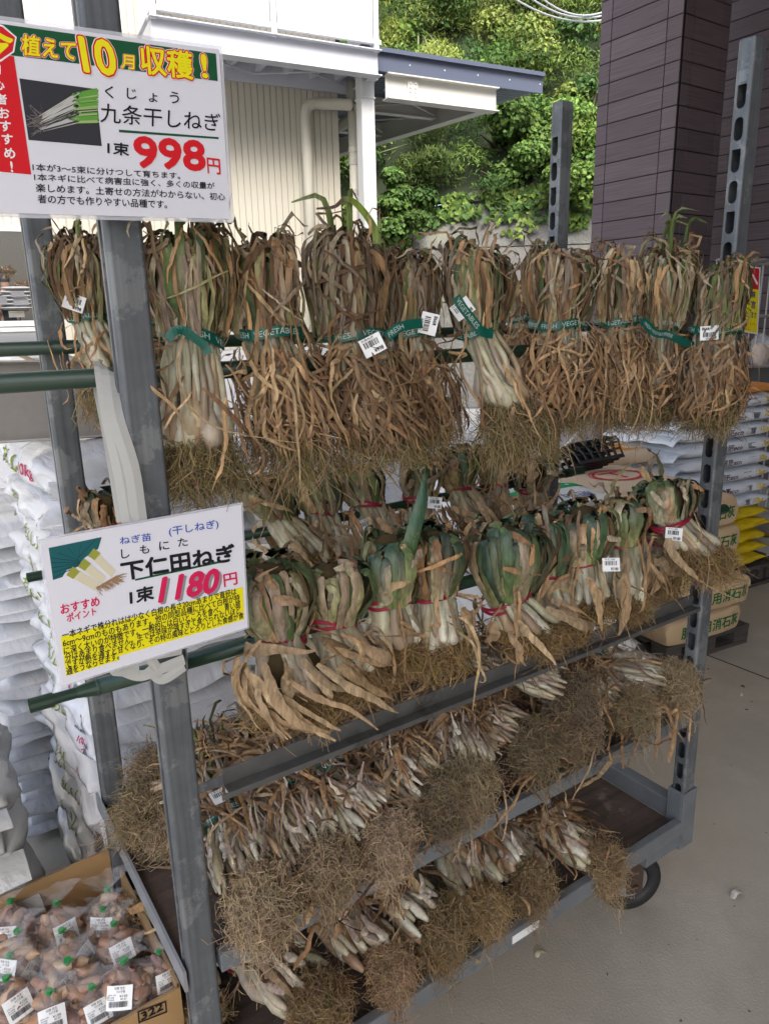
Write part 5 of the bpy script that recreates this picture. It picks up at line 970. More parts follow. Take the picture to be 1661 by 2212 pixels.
# white feed sacks left of them on a pallet with a red painted end
pallet('pallet with a dark red painted end under the white sacks', NP(-.50, .28, 0), PH, .72, .60, .12)
rp_ = thing('red_crate', 'dark red painted wooden crate end low behind the trolley', 'crate', NP(-.46, -.075, 0), PH); MB().box(-.13, .16, 0, .02, .0, .12).box(-.13, .16, .022, .03, .0, .118).build('crate_side', mat('red_paint_worn', (.13, .015, .014), .7, noise=(14, .8, (.05, .03, .025))), rp_)
lg = thing('wrapped_post', 'short post wrapped in dirty white film beside the red crate', 'post', NP(-.26, -.10, 0), PH); MB().tube([(0, 0, 0), (0, 0, .09), (.002, 0, .17)], [.03, .027, .03], 12).build('film_wrap', mat('dirty_film', (.48, .47, .45), .4, noise=(20, .5, (.3, .29, .27)), bump=(40, .5)), lg, smooth=True)
m_wht = mat('white_woven_sack', (.68, .68, .69), .45, bump=(18, .35, .012)); m_ueda = mat('green_white_sack', (.70, .71, .70), .4, bump=(14, .3, .01))
z_ = .125; BL_INK, RD_INK = (.02, .03, .28), (.55, .03, .04)
for k in range(5):
    o = sack('feed_sack', f'white woven sack, {["bottom", "second from bottom", "middle", "second from top", "top"][k]} of the stack beside the lime bags', 'sack', NP(-.50+.02*math.sin(k*2.1), .27, z_), PH, .68, .52, .142, m_wht, 'white woven sacks beside the lime bags', seed=k+240, fins=.03, prints=[('I', .55, .118, -1, BL_INK, .0, 1.6), ('I', .72, .118, -1, RD_INK, .0, 1.2)]); z_ += .132
def slabbag(name, label, P, rz, L, W, H, m, draw, seed):
    t = sack(name, label, 'bag', P, rz, L, W, H, m, None, seed=seed, fins=.02, sq=3.6, endp=10, wr=.004)
    ink = MB(); Sf = sack_surface(L, W, H, seed, 3.6, 10, .004)
    def top(x, y):                            # a point of the upper face above (x, y)
        yy = np.clip(np.asarray(y)/(W/2), -.98, .98); a = np.arccos(np.sign(yy)*np.abs(yy)**(3.6/2)); return Sf(np.asarray(x)*2/L, a)+np.array([0, 0, H/2+.0025])
    draw(ink, top); ink.build('print', PRINT, t.children[0]); return t
def dr_ueda(ink, top):
    for x0, x1, c_ in ((-.26, .26, (.01, .30, .10)),):
        n = 14; xs = np.linspace(x0, x1, n); v = np.concatenate([top(xs, np.full(n, -.17)), top(xs, -.02+.05*np.sin(xs*6)), ]); i = np.arange(n-1); ink.add(v, np.stack([i, i+1, i+1+n, i+n], 1), c_)
    for s, x0, y0, h, c_, b in (('UEDA', -.12, -.13, .062, (.75, .75, .75), .03), ('肥料用', -.2, .045, .07, BL_INK, .04), ('園芸肥料', .05, .07, .045, BL_INK, .03)):
        uv, tr, asp = text_uv(s, b); q = top(x0+uv[:, 0]*asp*h, y0+uv[:, 1]*h); q[:, 2] += .002; ink.add(q, tr, c_)
slabbag('fertiliser_bag', 'green and white fertiliser bag lying upside down on the woven sacks', NP(-.56, .22, z_-.005), PH+R(172), .60, .46, .10, m_ueda, dr_ueda, 250)
def dr_ring(ink, top):
    for r0, r1 in ((.088, .10), (.106, .112)):
        n = 40; a = np.linspace(0, 2*np.pi, n); v = np.concatenate([top(.06+r0*1.3*np.cos(a), -.02+r0*np.sin(a)), top(.06+r1*1.3*np.cos(a), -.02+r1*np.sin(a))]); i = np.arange(n-1); ink.add(v, np.stack([i, i+1, i+1+n, i+n], 1), RD_INK)
    uv, tr, asp = text_uv('T', .06); ink.add(top(.06-.06+uv[:, 0]*.12, -.08+uv[:, 1]*.12), tr, RD_INK)
pallet('pallet behind the brown paper lime bags', NP(-.16, .98, 0), PH, .7, .6, .12)
z2 = .125
for k in range(5): sack('feed_sack', f'white woven sack {["bottom", "second from the bottom", "middle", "second from the top", "top"][k]} of the stack behind the lime bags', 'sack', NP(-.16, .97, z2), PH, .66, .52, .142, m_wht, 'white woven sacks behind the lime bags', seed=k+260, fins=.03); z2 += .132
slabbag('fertiliser_bag', 'cream paper bag with a red ring emblem under the black rake heads', NP(-.06, .38, ZT+.004), PH+R(4), .62, .50, .085, mat('cream_paper', (.60, .47, .33), .6, bump=(9, .25, .01)), dr_ring, 251)
slabbag('fertiliser_bag', 'orange and cream bag lying farther back beside the compost sacks', NP(.30, .86, ZT+.03), PH, .55, .40, .09, mat('cream_paper'), lambda ink, top: ink.add(np.concatenate([top(np.linspace(-.2, .25, 9), np.full(9, -.15)), top(np.linspace(-.2, .25, 9), np.full(9, .0))]), np.stack([np.arange(8), np.arange(1, 9), np.arange(10, 18), np.arange(9, 17)], 1), (.62, .25, .04)), 252)
# compost sacks with orange backs on yellow ones
pallet('dark marked pallet under the yellow sacks', NP(1.12, .86, 0), PH, .95, .60, .13, mat('pallet_dark', (.06, .052, .045), .85, streak=(4, 60, 60, .4)), 'H21')
zy = .135; gy = 'yellow sacks on the marked pallet'
for k in range(5): sack('yellow_bag', f'yellow sack {["bottom", "second from the bottom", "middle", "second from the top", "top"][k]} of the pile under the compost sacks', 'sack', NP(1.06+.02*math.sin(k*3), .84, zy), PH, .70, .56, .078, m_yel, gy, seed=k+280, fins=.06, wr=.009, prints=[('有機', .0, .03, -1, (.10, .05, .02), .02)]); zy += .072
ge = 'compost sacks stacked at the right edge'; ze = zy
m_or = mat('orange_print', (.60, .22, .04), .4)
for k in range(8):
    o = sack('compost_sack', f'white compost sack, {["bottom", "second from the bottom", "third from the bottom", "fourth from the bottom", "fourth from the top", "third from the top", "second from the top", "top"][k]} of the stack at the right edge', 'sack', NP(1.02+.012*math.sin(k*2.3), .82, ze), PH, .74, .54, .090, m_eco, ge, seed=k+300, fins=.07, wr=.006, prints=[('堆肥eco', -.02, .036, -1, (.09, .03, .05), .02, 1.15), ('#', .42, .034, -1, (.05, .05, .06), 0), ('10kg', .70, .036, -1, (.62, .42, .01), .05)])
    P_ = MB(); P_.box(-.30, .30, -.27, .10, .0865, .0885); ze += .082
tp = slabbag('compost_sack', 'compost sack with its orange face up on top of the right-hand stack', NP(1.02, .82, ze), PH, .74, .54, .05, m_or, lambda ink, top: ink.add(*(lambda uv, tr, asp: (top(.05+uv[:, 0]*.16, -.2+uv[:, 1]*.1), tr))(*text_uv('●')), (.55, .05, .06)), 320)
# ---- black rake heads stacked on the cream bag
m_bk = mat('black_plastic', (.012, .012, .013), .3, spec=.6)
g = 'black plastic rake heads'
for k in range(5):
    t = thing('rake_head', f'black ribbed plastic rake head, {["lowest", "second lowest", "middle", "second highest", "uppermost"][k]} of the nested pile on the cream bag', 'rake head', NP(-.10+k*.022, .50-.012*k, ZT+.10+.013*k), PH+R(-18), g); t.rotation_euler = (R(38), R(-6), PH+R(-14)); mb = MB(); W_ = .22; H_ = .13
    for i in range(7):
        x = -W_/2+W_*i/6; x2 = x*1.18; pts = spline(np.array([[(x, 0, 0), (x*1.05, .05, .004), (x2, .10, .0), (x2*1.02, .13, -.018)]], float), 9)[0]; mb.tube(pts, [.0052]*7+[.004, .003], 6)
    mb.bar((-W_/2-.004, 0, 0), (W_/2+.004, 0, 0), .018, .008).build('tines', m_bk, t, smooth=False); mb = MB()
    for y, s_ in ((.045, 1.05), (.085, 1.12), (.118, 1.18)): mb.bar((-W_/2*s_, y, .002), (W_/2*s_, y, .002), .007, .007)
    mb.build('cross_rib', m_bk, t)
# ---- white sticks and rolls
wsm = mat('white_plastic_rod', (.70, .71, .72), .35)
for k, (a, b, r, lb) in enumerate(((aty(1205, 985, 1.5), aty(1268, 918, 1.62), .012, 'white plastic rod leaning up beside the green and white bag'), (aty(1203, 992, 1.5), aty(1236, 962, 1.56), .022, 'rolled clear film lying under the white rod'))):
    tag(MB().tube([a, (a+b)/2+[0, 0, .005], b], r, 12).build('plastic_rod' if k == 0 else 'film_roll', wsm, smooth=True), lb, 'rod' if k == 0 else 'roll')
# ---- clear bags of bark chips / charcoal standing behind
m_clear = mat('clear_film', (.80, .82, .85), .12, alpha=.22, spec=.8, bump=(18, .8, .02)); m_chip = mat('bark_chips', (.30, .19, .11), .9, noise=(28, .9, (.14, .08, .05)), bump=(60, .8, .02), stain=(9, .5, .7, (.42, .32, .2)))
def lump(rng, rx, ry, rz_, n=28, m=18, amp=.12, top=1.6):
    th = np.linspace(0, 2*np.pi, n, endpoint=False); ph = np.linspace(.02, np.pi-.02, m); TH, PHI = np.meshgrid(th, ph); d = np.stack([np.sin(PHI)*np.cos(TH), np.sin(PHI)*np.sin(TH), np.cos(PHI)], -1).reshape(-1, 3); d = np.sign(d)*np.abs(d)**np.array([.8, .8, .8])
    k = 1+amp*sum(np.sin(d@rng.normal(0, 2+2.2*q, 3)+rng.random()*6)/(1+.5*q) for q in range(5)); v = d*k[:, None]*np.array([rx, ry, rz_]); i = np.arange(m-1)[:, None]*n+np.arange(n)[None]; j = np.arange(m-1)[:, None]*n+((np.arange(n)+1) % n)[None]; return v, np.stack([i, i+n, j+n, j], -1).reshape(-1, 4)
for k, (px_, py_, Y, rx2, rz2, lb) in enumerate(((1262, 985, 2.05, .15, .20, 'clear bag of brown bark chips behind the white rod'), (1440, 945, 2.35, .17, .22, 'clear plastic bag of pale wood chips left of the compost sacks'), (1385, 900, 3.0, .15, .18, 'dark wrapped bundle behind the rake heads'))):
    P = aty(px_, py_, Y); rng = np.random.default_rng(k+3); t = thing('chip_bag', lb, 'bag', P, 0, 'bags standing behind the sacks'); v, f = lump(rng, rx2, rx2*.8, rz2); MB().add(v*.97, f).build('contents', m_chip if k < 2 else m_bk, t, smooth=True)
    if k < 2: v, f = lump(np.random.default_rng(k+3), rx2*1.04, rx2*.84, rz2*1.06); v[:, 2] = np.where(v[:, 2] > rz2*.6, v[:, 2]+(v[:, 2]-rz2*.6)*1.2, v[:, 2]); MB().add(v, f).build('film', m_clear, t, smooth=True)
# ---- grey roll cage with a notice, and a sloping tray in front of it
m_cage = mat('cage_grey', (.36, .355, .34), .45, metal=.2, noise=(10, .3, (.28, .27, .26)))
QA = NP(1.80, 1.25, 0); t = thing('roll_cage', 'tall grey tubular roll cage against the dark store wall at the right', 'roll cage', QA, PH); mb = MB(); zT = 1.885; xl = -.16; xr = .75
mb.tube(spline(np.array([[(xl, 0, .1), (xl, 0, 1.2), (xl, 0, zT-.05), (xl+.05, 0, zT), (xr, 0, zT), ]], float), 26)[0], .016, 10)
a_ = .085; mb.tube(spline(np.array([[(a_, -.01, .1), (a_, -.01, 1.2), (a_, -.01, zT-.06), (a_+.05, -.01, zT+.01), (xr, -.01, zT+.01)]], float), 26)[0], .016, 10)
for z in (1.55, .9, .35): mb.tube([(xl, .005, z), (xr, .005, z)], .010, 8)
mb.build('tube_frame', m_cage, t, smooth=True); mb = MB()
for k in range(7): x = xl+.33+k*.075; mb.tube([(x, .004, .2), (x, .004, zT)], .006, 6)
mb.build('wire_bars', m_cage, t); MB().box(xl, xr, .0, .7, .12, .15).build('base', m_cage, t)
def QP(x, y, ly=-.03): d = ray(x, y); s_ = ((QA-CAM)@EY+ly)/(d@EY); return CAM+d*s_-QA
sg = thing('notice', 'red and yellow notice for suppliers hung on the grey roll cage', 'notice', QA); C4 = [QP(*p) for p in ((1548, 566), (1643, 577), (1637, 722), (1546, 706))]; n_ = -EY
mb = MB(); v = np.array(C4+[p-n_*.002 for p in C4]); mb.add(v, np.array([[3, 2, 1, 0], [4, 5, 6, 7], [0, 1, 5, 4], [1, 2, 6, 5], [2, 3, 7, 6], [3, 0, 4, 7]])); sh = mb.build('board', PAPER, sg); ink = MB()
def nq(u0, v0, u1, v1, c_, l): 
    f = lambda u, v: (C4[0]*(1-u)+C4[1]*u)*(1-v)+(C4[3]*(1-u)+C4[2]*u)*v; poly3(ink, [f(u0, v1), f(u1, v1), f(u1, v0), f(u0, v0)], .0006*l, n_, c_); return f
f = nq(.03, .02, .97, .33, (.62, .015, .03), 1); nq(.03, .33, .97, .98, (.80, .68, .01), 1)
for s, u0, u1, v0, v1, c_, b in (('出荷者へ', .08, .94, .06, .28, WHT, .05), ('入荷の際', .25, .90, .36, .46, (.02, .03, .2), .03), ('店員に一言', .25, .92, .50, .62, (.02, .03, .2), .03), ('声かけお願いいたします', .2, .94, .66, .77, (.02, .03, .2), .02), ('その生産者の上へ', .3, .93, .82, .88, PINK, .02), ('ように', .6, .8, .90, .96, PINK, .02)): text3(ink, s, f(u0, v1), f(u1, v1), f(u0, v0), b, .0012, n_, c_)
ink.build('print', PRINT, sh)
TA = NP(1.72, 1.02, 1.02); t = thing('grey_hopper', 'dark grey sloping hopper tray in front of the roll cage', 'hopper', TA, PH); m_hp = mat('hopper_grey', (.10, .10, .10), .5, noise=(8, .3, (.14, .14, .135)))
v = np.array([(-.19, 0, .23), (.8, 0, .20), (.8, 0, -.10), (-.02, 0, -.10), (-.19, .5, .23), (.8, .5, .20), (.8, .5, -.10), (-.02, .5, -.10)]); MB().add(v, np.array([[0, 3, 2, 1], [4, 5, 6, 7], [0, 4, 7, 3], [3, 7, 6, 2], [1, 2, 6, 5]])).build('hopper_body', m_hp, t); MB().bar((-.20, -.012, .235), (.8, -.012, .205), .03, .014).bar((-.195, -.008, .225), (-.015, -.008, -.105), .014, .014).build('rim', m_cage, t)
for k, (x, y, lb) in enumerate(((1640, 755, 'crumpled clear bag of bread-coloured chips in the hopper by the notice'), (1668, 765, 'crumpled clear bag at the right edge in the hopper'))):
    P = QP(x, y, -.1)+QA; t = thing('chip_bag', lb, 'bag', P, 0, 'bags standing behind the sacks'); rng = np.random.default_rng(k+31); v, f_ = lump(rng, .06, .06, .10); MB().add(v*.8-[0, 0, .03], f_).build('contents', mat('pale_chips', (.52, .36, .24), .8, noise=(30, .6, (.35, .22, .14))), t, smooth=True); v[:, 2] *= 1.2; v[:, :2] *= np.clip(1.1-v[:, 2:]*3.5, .3, 1.3); MB().add(v, f_).build('film', m_clear, t, smooth=True)
# ================================================================ CARTON OF SHALLOTS
m_card = mat('cardboard', (.40, .245, .105), .75, noise=(4, .25, (.35, .21, .09)), streak=(2, 60, 2, .08)); m_cardc = mat('cardboard_edge', (.33, .22, .12), .9)
ZB_ = .45; P0 = atz(241, 1830, ZB_); P1 = atz(388, 2122, ZB_); P2 = P1+(atz(230, 2212, ZB_)-P1)*3.1
P3 = P0+(P2-P1); ctr = (P0+P1+P2+P3)/4; dep_ = .19
cz = ZB_-dep_
bx = thing('cardboard_box', 'open brown cardboard box marked 322 holding bagged shallots', 'cardboard box', (ctr[0], ctr[1], cz)); cc = np.array([ctr[0], ctr[1], cz]); th_w = .006
def wallp(a, b, name, drop=0.):
    a = a-cc; b = b-cc; mb = MB(); d = unit(b-a); nrm = np.array([-d[1], d[0], 0]); n = 14; s_ = np.linspace(0, 1, n); rng = np.random.default_rng(int(abs(a[0])*1000)); jag = rng.normal(0, .0008, n)
    top = a+(b-a)*s_[:, None]; top[:, 2] = ZB_-cz+jag-drop; bot = top.copy(); bot[:, 2] = 0
    q = np.concatenate([top, bot, top+nrm*th_w, bot+nrm*th_w]); i = np.arange(n-1); mb.add(q, np.concatenate([np.stack([i, i+n, i+1+n, i+1], 1), np.stack([i+2*n, i+1+2*n, i+1+3*n, i+3*n], 1)])); mb.add(q, np.stack([i, i+1, i+1+2*n, i+2*n], 1), None, 1)
    return mb.build(name, [m_card, m_cardc], bx)
wallp(P0, P3, 'back_wall'); wallp(P1, P0, 'side_wall', .002); fw_ = wallp(P2, P1, 'front_wall', .012); wallp(P3, P2, 'side_wall', .002)
mb = MB(); q = np.array([p-cc for p in (P0, P1, P2, P3)]); q[:, 2] = .004; mb.add(q, np.array([[0, 1, 2, 3]])).build('bottom', m_card, bx)
ink = MB(); dfr = unit(P1-P2); nfr = np.array([dfr[1], -dfr[0], 0]); FO = P1-cc-dfr*.03+nfr*.0015
def F3(a, z): p = FO-dfr*a; return np.array([p[0], p[1], ZB_-cz-.012-z])
def F4(x, y): d = ray(x, y); return CAM+d*(((FO+cc-CAM)@nfr)/(d@nfr))-cc
text3(ink, '322', F4(306, 2205), F4(352, 2182), F4(304, 2190), .05, .0003, nfr, BLK)
for q_ in (((297, 2186), (358, 2163), (358, 2166), (297, 2189)), ((297, 2186), (300, 2186), (302, 2212), (299, 2212)), ((356, 2164), (359, 2164), (361, 2188), (358, 2188)), ((299, 2209), (361, 2185), (361, 2188), (299, 2212))): poly3(ink, [F4(*p_) for p_ in q_], .0003, nfr, BLK)
text3(ink, '株式会社', F3(.10, .085), F3(.03, .085), F3(.10, .069), .02, .0003, nfr, BLK); ink.build('print', PRINT, fw_)
st_ = thing('cardboard_box', 'closed brown cardboard box supporting the open box of shallots', 'cardboard box', (ctr[0], ctr[1], 0)); q0 = [(p-cc)*[.97, .97, 0]+[0, 0, 0] for p in (P0, P1, P2, P3)]; v = np.array(q0+[p+[0, 0, cz-.001] for p in q0]); MB().add(v, np.array([[0, 1, 2, 3], [7, 6, 5, 4], [0, 4, 5, 1], [1, 5, 6, 2], [2, 6, 7, 3], [3, 7, 4, 0]])).build('carton', m_card, st_); MB().add(np.array([q0[2]*.5+q0[3]*.5+[0, .03, cz], q0[0]*.5+q0[1]*.5+[0, .03, cz], q0[0]*.5+q0[1]*.5+[0, -.03, cz], q0[2]*.5+q0[3]*.5+[0, -.03, cz]]), np.array([[0, 1, 2, 3]])).build('packing_tape', mat('packing_tape', (.36, .24, .12), .3), st_)
SHAL = np.array([(.38, .20, .105), (.42, .25, .14), (.28, .14, .08), (.46, .30, .17), (.24, .11, .08), (.33, .175, .11)])
m_shal = mat('shallot_skin', rough=.38, attr=True, streak=(40, 40, 40, .25), spec=.5); m_bagf = mat('shallot_bag_film', (.85, .86, .88), .07, alpha=.10, spec=1., bump=(30, .9, .012)); m_tie = mat('green_bag_tie', (.01, .24, .05), .35)
def shallot_bag(label, P, R_, seed, price, lab=True, labdir=None, tilt=(0, 0)):
    rng = np.random.default_rng(seed+700); t = thing('shallot_bag', label, 'bag of shallots', P, 0, 'bags of shallots in the cardboard box'); mb = MB(); n = 34; pts = []
    for k in range(n):
        d = sphere_dirs(rng, 1)[0]; r_ = R_*(.76 if k < 27 else .40); c = d*r_*np.array([1, 1, .78]); ax = unit(sphere_dirs(rng, 1)[0]*.8+np.cross(d, sphere_dirs(rng, 1)[0])); L_ = R_*rng.uniform(.75, 1.15); K = 9; tt = np.linspace(-.5, .5, K); rr = R_*rng.uniform(.19, .26)*np.maximum(.06, np.sqrt(np.maximum(0, 1-(2*tt+.18)**2)))
        rr[-2:] = R_*np.array([.05, .018]); bend = np.cross(ax, d)*.18*L_; P_ = c+ax*tt[:, None]*L_+bend*((tt*2)**2)[:, None]; V, F = tubes(P_[None], rr[None], 8); mb.add(V, F, SHAL[rng.integers(0, 6)]*(1+rng.normal(0, .12)))
    mb.build('shallots', m_shal, t, smooth=True)
    v, f = lump(rng, R_*1.06, R_*1.06, R_*.90, 44, 26, .045); top = v[:, 2] > R_*.35; k_ = np.clip((v[:, 2]-R_*.35)/(R_*.55), 0, 1)[:, None]; v[:, :2] *= (1-.84*k_**.8); v[:, 2] += (k_[:, 0]**1.2)*R_*.42; a = np.arctan2(v[:, 1], v[:, 0]); v[:, :2] *= (1+.05*np.sin(a*9)[:, None]*k_*2+.012*np.sin(a*17)[:, None]); zt2_ = v[:, 2].max(); bf = MB().add(v, f)
    n2 = 26; an = np.arange(n2)*2*np.pi/n2; rows = []                                   # the gathered frill above the tie
    for h, rr in ((0, .13), (.12, .15), (.30, .34), (.52, .55), (.75, .75)): w_ = 1+.32*np.sin(an*5+rng.random()*6)*(h > .05)+.15*np.sin(an*9+2)*(h > .05); rows.append(np.stack([R_*rr*w_*np.cos(an)*1.15, R_*rr*w_*np.sin(an)*.6, zt2_-R_*.04+R_*h*(1+.12*np.sin(an*3))], 1))
    q = np.concatenate(rows); i = np.arange(n2); j = (i+1) % n2; bf.add(q, np.concatenate([np.stack([i+r_*n2, j+r_*n2, j+(r_+1)*n2, i+(r_+1)*n2], 1) for r_ in range(4)])); bf.build('bag_film', m_bagf, t, smooth=True)
    tb = MB(); tb.tube([(0, 0, zt2_-R_*.05), (0, 0, zt2_+R_*.12)], R_*.125, 10); tb.box(R_*.1, R_*.22, -R_*.02, R_*.02, zt2_-R_*.03, zt2_+R_*.10); tb.build('green_tie', m_tie, t)
    t.rotation_euler = (tilt[0], tilt[1], rng.random()*.6-.3)
    if lab:
        ld = unit(np.array(labdir if labdir is not None else (-.3, -.8, .5), float)); pos = ld*np.array([R_*1.09, R_*1.09, R_*.93]); up_ = np.array([0, 0, 1.])-ld*ld[2]; up_ = unit(up_); rt_ = np.cross(up_, ld); w_, h_ = R_*.98, R_*.84; mb = MB(); ink = MB()
        W = lambda x, y, o=0: pos+rt_*x*w_+up_*y*h_+ld*(o-.25*w_*((x)**2))
        n = 8; xs = np.linspace(-.5, .5, n); v = np.concatenate([[W(x, -.5, .001) for x in xs], [W(x, .5, .001) for x in xs]]); i = np.arange(n-1); mb.add(np.concatenate([v, v-ld*.0006]), np.concatenate([np.stack([i, i+1, i+1+n, i+n], 1), np.stack([i+2*n, i+3*n, i+1+3*n, i+1+2*n], 1)])); o = mb.build('price_label', PAPER, t)
        def TT(s, x0, x1, y0, y1, b=.01): 
            uv, tr, _ = text_uv(s, b); q = np.array([W(x0+(x1-x0)*a_, y0+(y1-y0)*b_, .002) for a_, b_ in uv]); ink.add(q, tr, BLK)
        TT('佐藤 克生', -.2, .22, .34, .45); TT('わけぎ種', -.1, .22, .20, .31, .03); TT('豊田市上郷産', -.42, -.12, .10, .16); TT('税込価格', -.42, -.18, .0, .06); TT('本体価格', -.42, -.18, -.09, -.03); TT('¥'+price[0], .02, .32, .03, .13, .02); TT('¥'+price[1], .06, .30, -.08, .0, .02)
        x = -.38
        while x < .34:
            bw = BARS.choice([.008, .012, .018]); ink.add(np.array([W(x, -.36, .002), W(x+bw, -.36, .002), W(x+bw, -.13, .002), W(x, -.13, .002)]), np.array([[0, 1, 2, 3]]), BLK); x += bw+BARS.choice([.008, .014])
        ink.build('label_print', PRINT, o)
    return t
for k, (x, y, z, r_, pr, lb, ld, ti) in enumerate((
    (273, 2128, .445, .045, ('150', '137'), 'shallot bag nearest the front right corner of the box with a clear 150 label', (-.25, -.75, .55), (0, 0)),
    (335, 2102, .43, .038, ('250', '228'), 'shallot bag half hidden at the right wall of the box with a turned label', (.3, -.8, .45), (0, .2)),
    (143, 2120, .445, .052, ('250', '228'), 'big loosely filled shallot bag in the front middle without a label', None, (.3, .1)),
    (22, 2165, .435, .046, ('250', '228'), 'shallot bag at the left edge with a tilted 250 label', (.1, -.75, .6), (0, 0)),
    (115, 2195, .43, .044, ('150', '137'), 'purplish shallot bag at the bottom edge of the picture', (.1, -.6, .75), (0, 0)),
    (205, 2182, .42, .042, ('150', '137'), 'low shallot bag behind the 322 box wall', (.2, -.6, .75), (0, 0)),
    (258, 2040, .425, .042, ('250', '228'), 'shallot bag by the right wall in the second row with a slanting label', (.05, -.8, .55), (0, -.1)),
    (228, 2010, .41, .042, ('250', '228'), 'shallot bag just behind the second row one by the right wall', (.5, -.75, .4), (0, 0)),
    (238, 1968, .425, .045, ('250', '228'), 'shallot bag in the far right corner of the box', (-.55, -.75, .3), (0, 0)),
    (128, 1995, .425, .044, ('250', '228'), 'shallot bag with its label upright in the middle near the back', (.1, -.85, .4), (0, 0)),
    (140, 2058, .435, .044, ('250', '228'), 'shallot bag with an upright gathered top in the middle of the box', (.75, -.6, .3), (0, 0)),
    (45, 2062, .44, .045, ('250', '228'), 'shallot bag at the left edge tied with a bright green band', (-.5, -.7, .4), (0, 0)),
    (28, 2112, .42, .043, ('250', '228'), 'shallot bag squeezed in under the left edge bags', (.55, -.6, .5), (0, 0)),
    (30, 1995, .42, .044, ('250', '228'), 'shallot bag by the back wall at the left edge with a loose clear top', (-.6, -.6, .4), (0, 0)))):
    shallot_bag(lb, atz(x, y, z)-np.array([0, 0, r_*.2]), r_, k, pr, ld is not None, ld, ti)
# ================================================================ HANGING BUNDLES, upper front pole
TAG9 = ('¥998', '九条ねぎ'); TAG11 = ('¥1180', '下仁田')
g = 'dried spring-onion bundles on the upper front pole'
for a in (
    dict(label='large onion bundle nearest the 998 sign with big white bulbs showing', bx=415, by=726, Y=.035, top=498, wpx=205, bulb=975, root=1085, green=.25, dry=.16, stray=3, bulbk=1.35, seed=1, dx=-5, tilt=-.25, shoots=2, word=1, wband=120),
    dict(label='onion bundle smothered in tan straw just right of the largest one', bx=585, by=718, Y=.055, top=520, wpx=160, bulb=905, root=1060, green=.16, dry=1.4, tone=.92, seed=2, dx=40, stray=16, wband=130),
    dict(label='darkest round-topped onion bundle with one tall green shoot', bx=762, by=722, Y=.04, top=505, wpx=172, bulb=905, root=1010, green=.08, dry=1.7, tone=.62, seed=3, dx=55, tagspec=(802, 743, -25, TAG9), shoots=2, stray=10, word=1, wband=135),
    dict(label='narrow onion bundle with a bow of green tape, straw below', bx=888, by=716, Y=.05, top=550, wpx=130, bulb=890, root=990, green=.15, dry=1.6, tone=.68, seed=4, dx=25, tagspec=(925, 700, -75, TAG9), stray=8, wband=110),
    dict(label='clean onion bundle whose pale stems swing out to the right', bx=1032, by=705, Y=.04, top=533, wpx=150, bulb=880, root=1000, green=.2, dry=.12, stray=3, bulbk=1.15, seed=5, dx=75, dxt=-10, tilt=.3, tagspec=(1000, 668, -35, TAG9), word=2, wband=95, rootn=1.4),
    dict(label='broad straw coloured onion bundle left of the dark column', bx=1205, by=700, Y=.035, top=540, wpx=185, bulb=855, root=935, green=.10, dry=1.2, tone=.88, seed=6, dx=-5, stray=12, word=1, wband=120),
    dict(label='onion bundle with arching pale leaves between two broader ones', bx=1335, by=693, Y=.055, top=553, wpx=118, bulb=850, root=935, green=.12, dry=1.4, tone=.95, seed=7, stray=16, wband=100),
    dict(label='onion bundle with bright green shoots and a hanging tape end', bx=1432, by=705, Y=.04, top=535, wpx=125, bulb=858, root=915, green=.25, dry=.5, bulbk=1.2, seed=8, shoots=7, dx=-5, tilt=-.3, word=0, wband=85, rootn=1.3),
    dict(label='flat-topped onion bundle at the far right post', bx=1545, by=712, Y=-.05, top=570, wpx=128, bulb=862, root=930, green=.3, dry=1.5, tone=.82, seed=9, tagspec=(1533, 717, 176, TAG9), stray=8, wband=110)):
    hang_bundle(group=g, **a)
# the tall sprout of the third bundle, the loose tape ends
o = [k for k in bpy.data.objects if k.get('label', '').startswith('darkest round')][0]; B = np.array(o.location); rng = np.random.default_rng(9)
def px3(x, y, Y): return aty(x, y, Y)-B
P = spline(np.array([[px3(815, 560, .03), px3(812, 505, .03), px3(795, 470, .03), px3(768, 438, .03), px3(745, 429, .03), px3(722, 446, .03), px3(683, 450, .03)], [px3(812, 560, .05), px3(814, 530, .05), px3(818, 500, .05), px3(820, 480, .05), px3(819, 468, .05), px3(820, 458, .05), px3(820, 448, .05)]]), 22)
w_ = np.array([.013, .011])[:, None]*np.concatenate([np.linspace(1, .7, 12), np.linspace(.65, .22, 10)])[None]; w_[1, 8:] *= .6; t_ = np.linspace(0, 1, 22)[None, :, None]; C = np.array([.16, .24, .03])*(1-np.clip((t_-.5)*4, 0, 1))+np.array([.10, .055, .05])*np.clip((t_-.5)*4, 0, 1)+np.zeros((2, 22, 3))
V, F, C = ribbons(P, w_/2, np.zeros((2, 22, 3))+np.array([-.5, -.8, .1]), .35, None, C); MB().add(V, F, C).build('tall_shoot', PL_GRN, o, smooth=True)
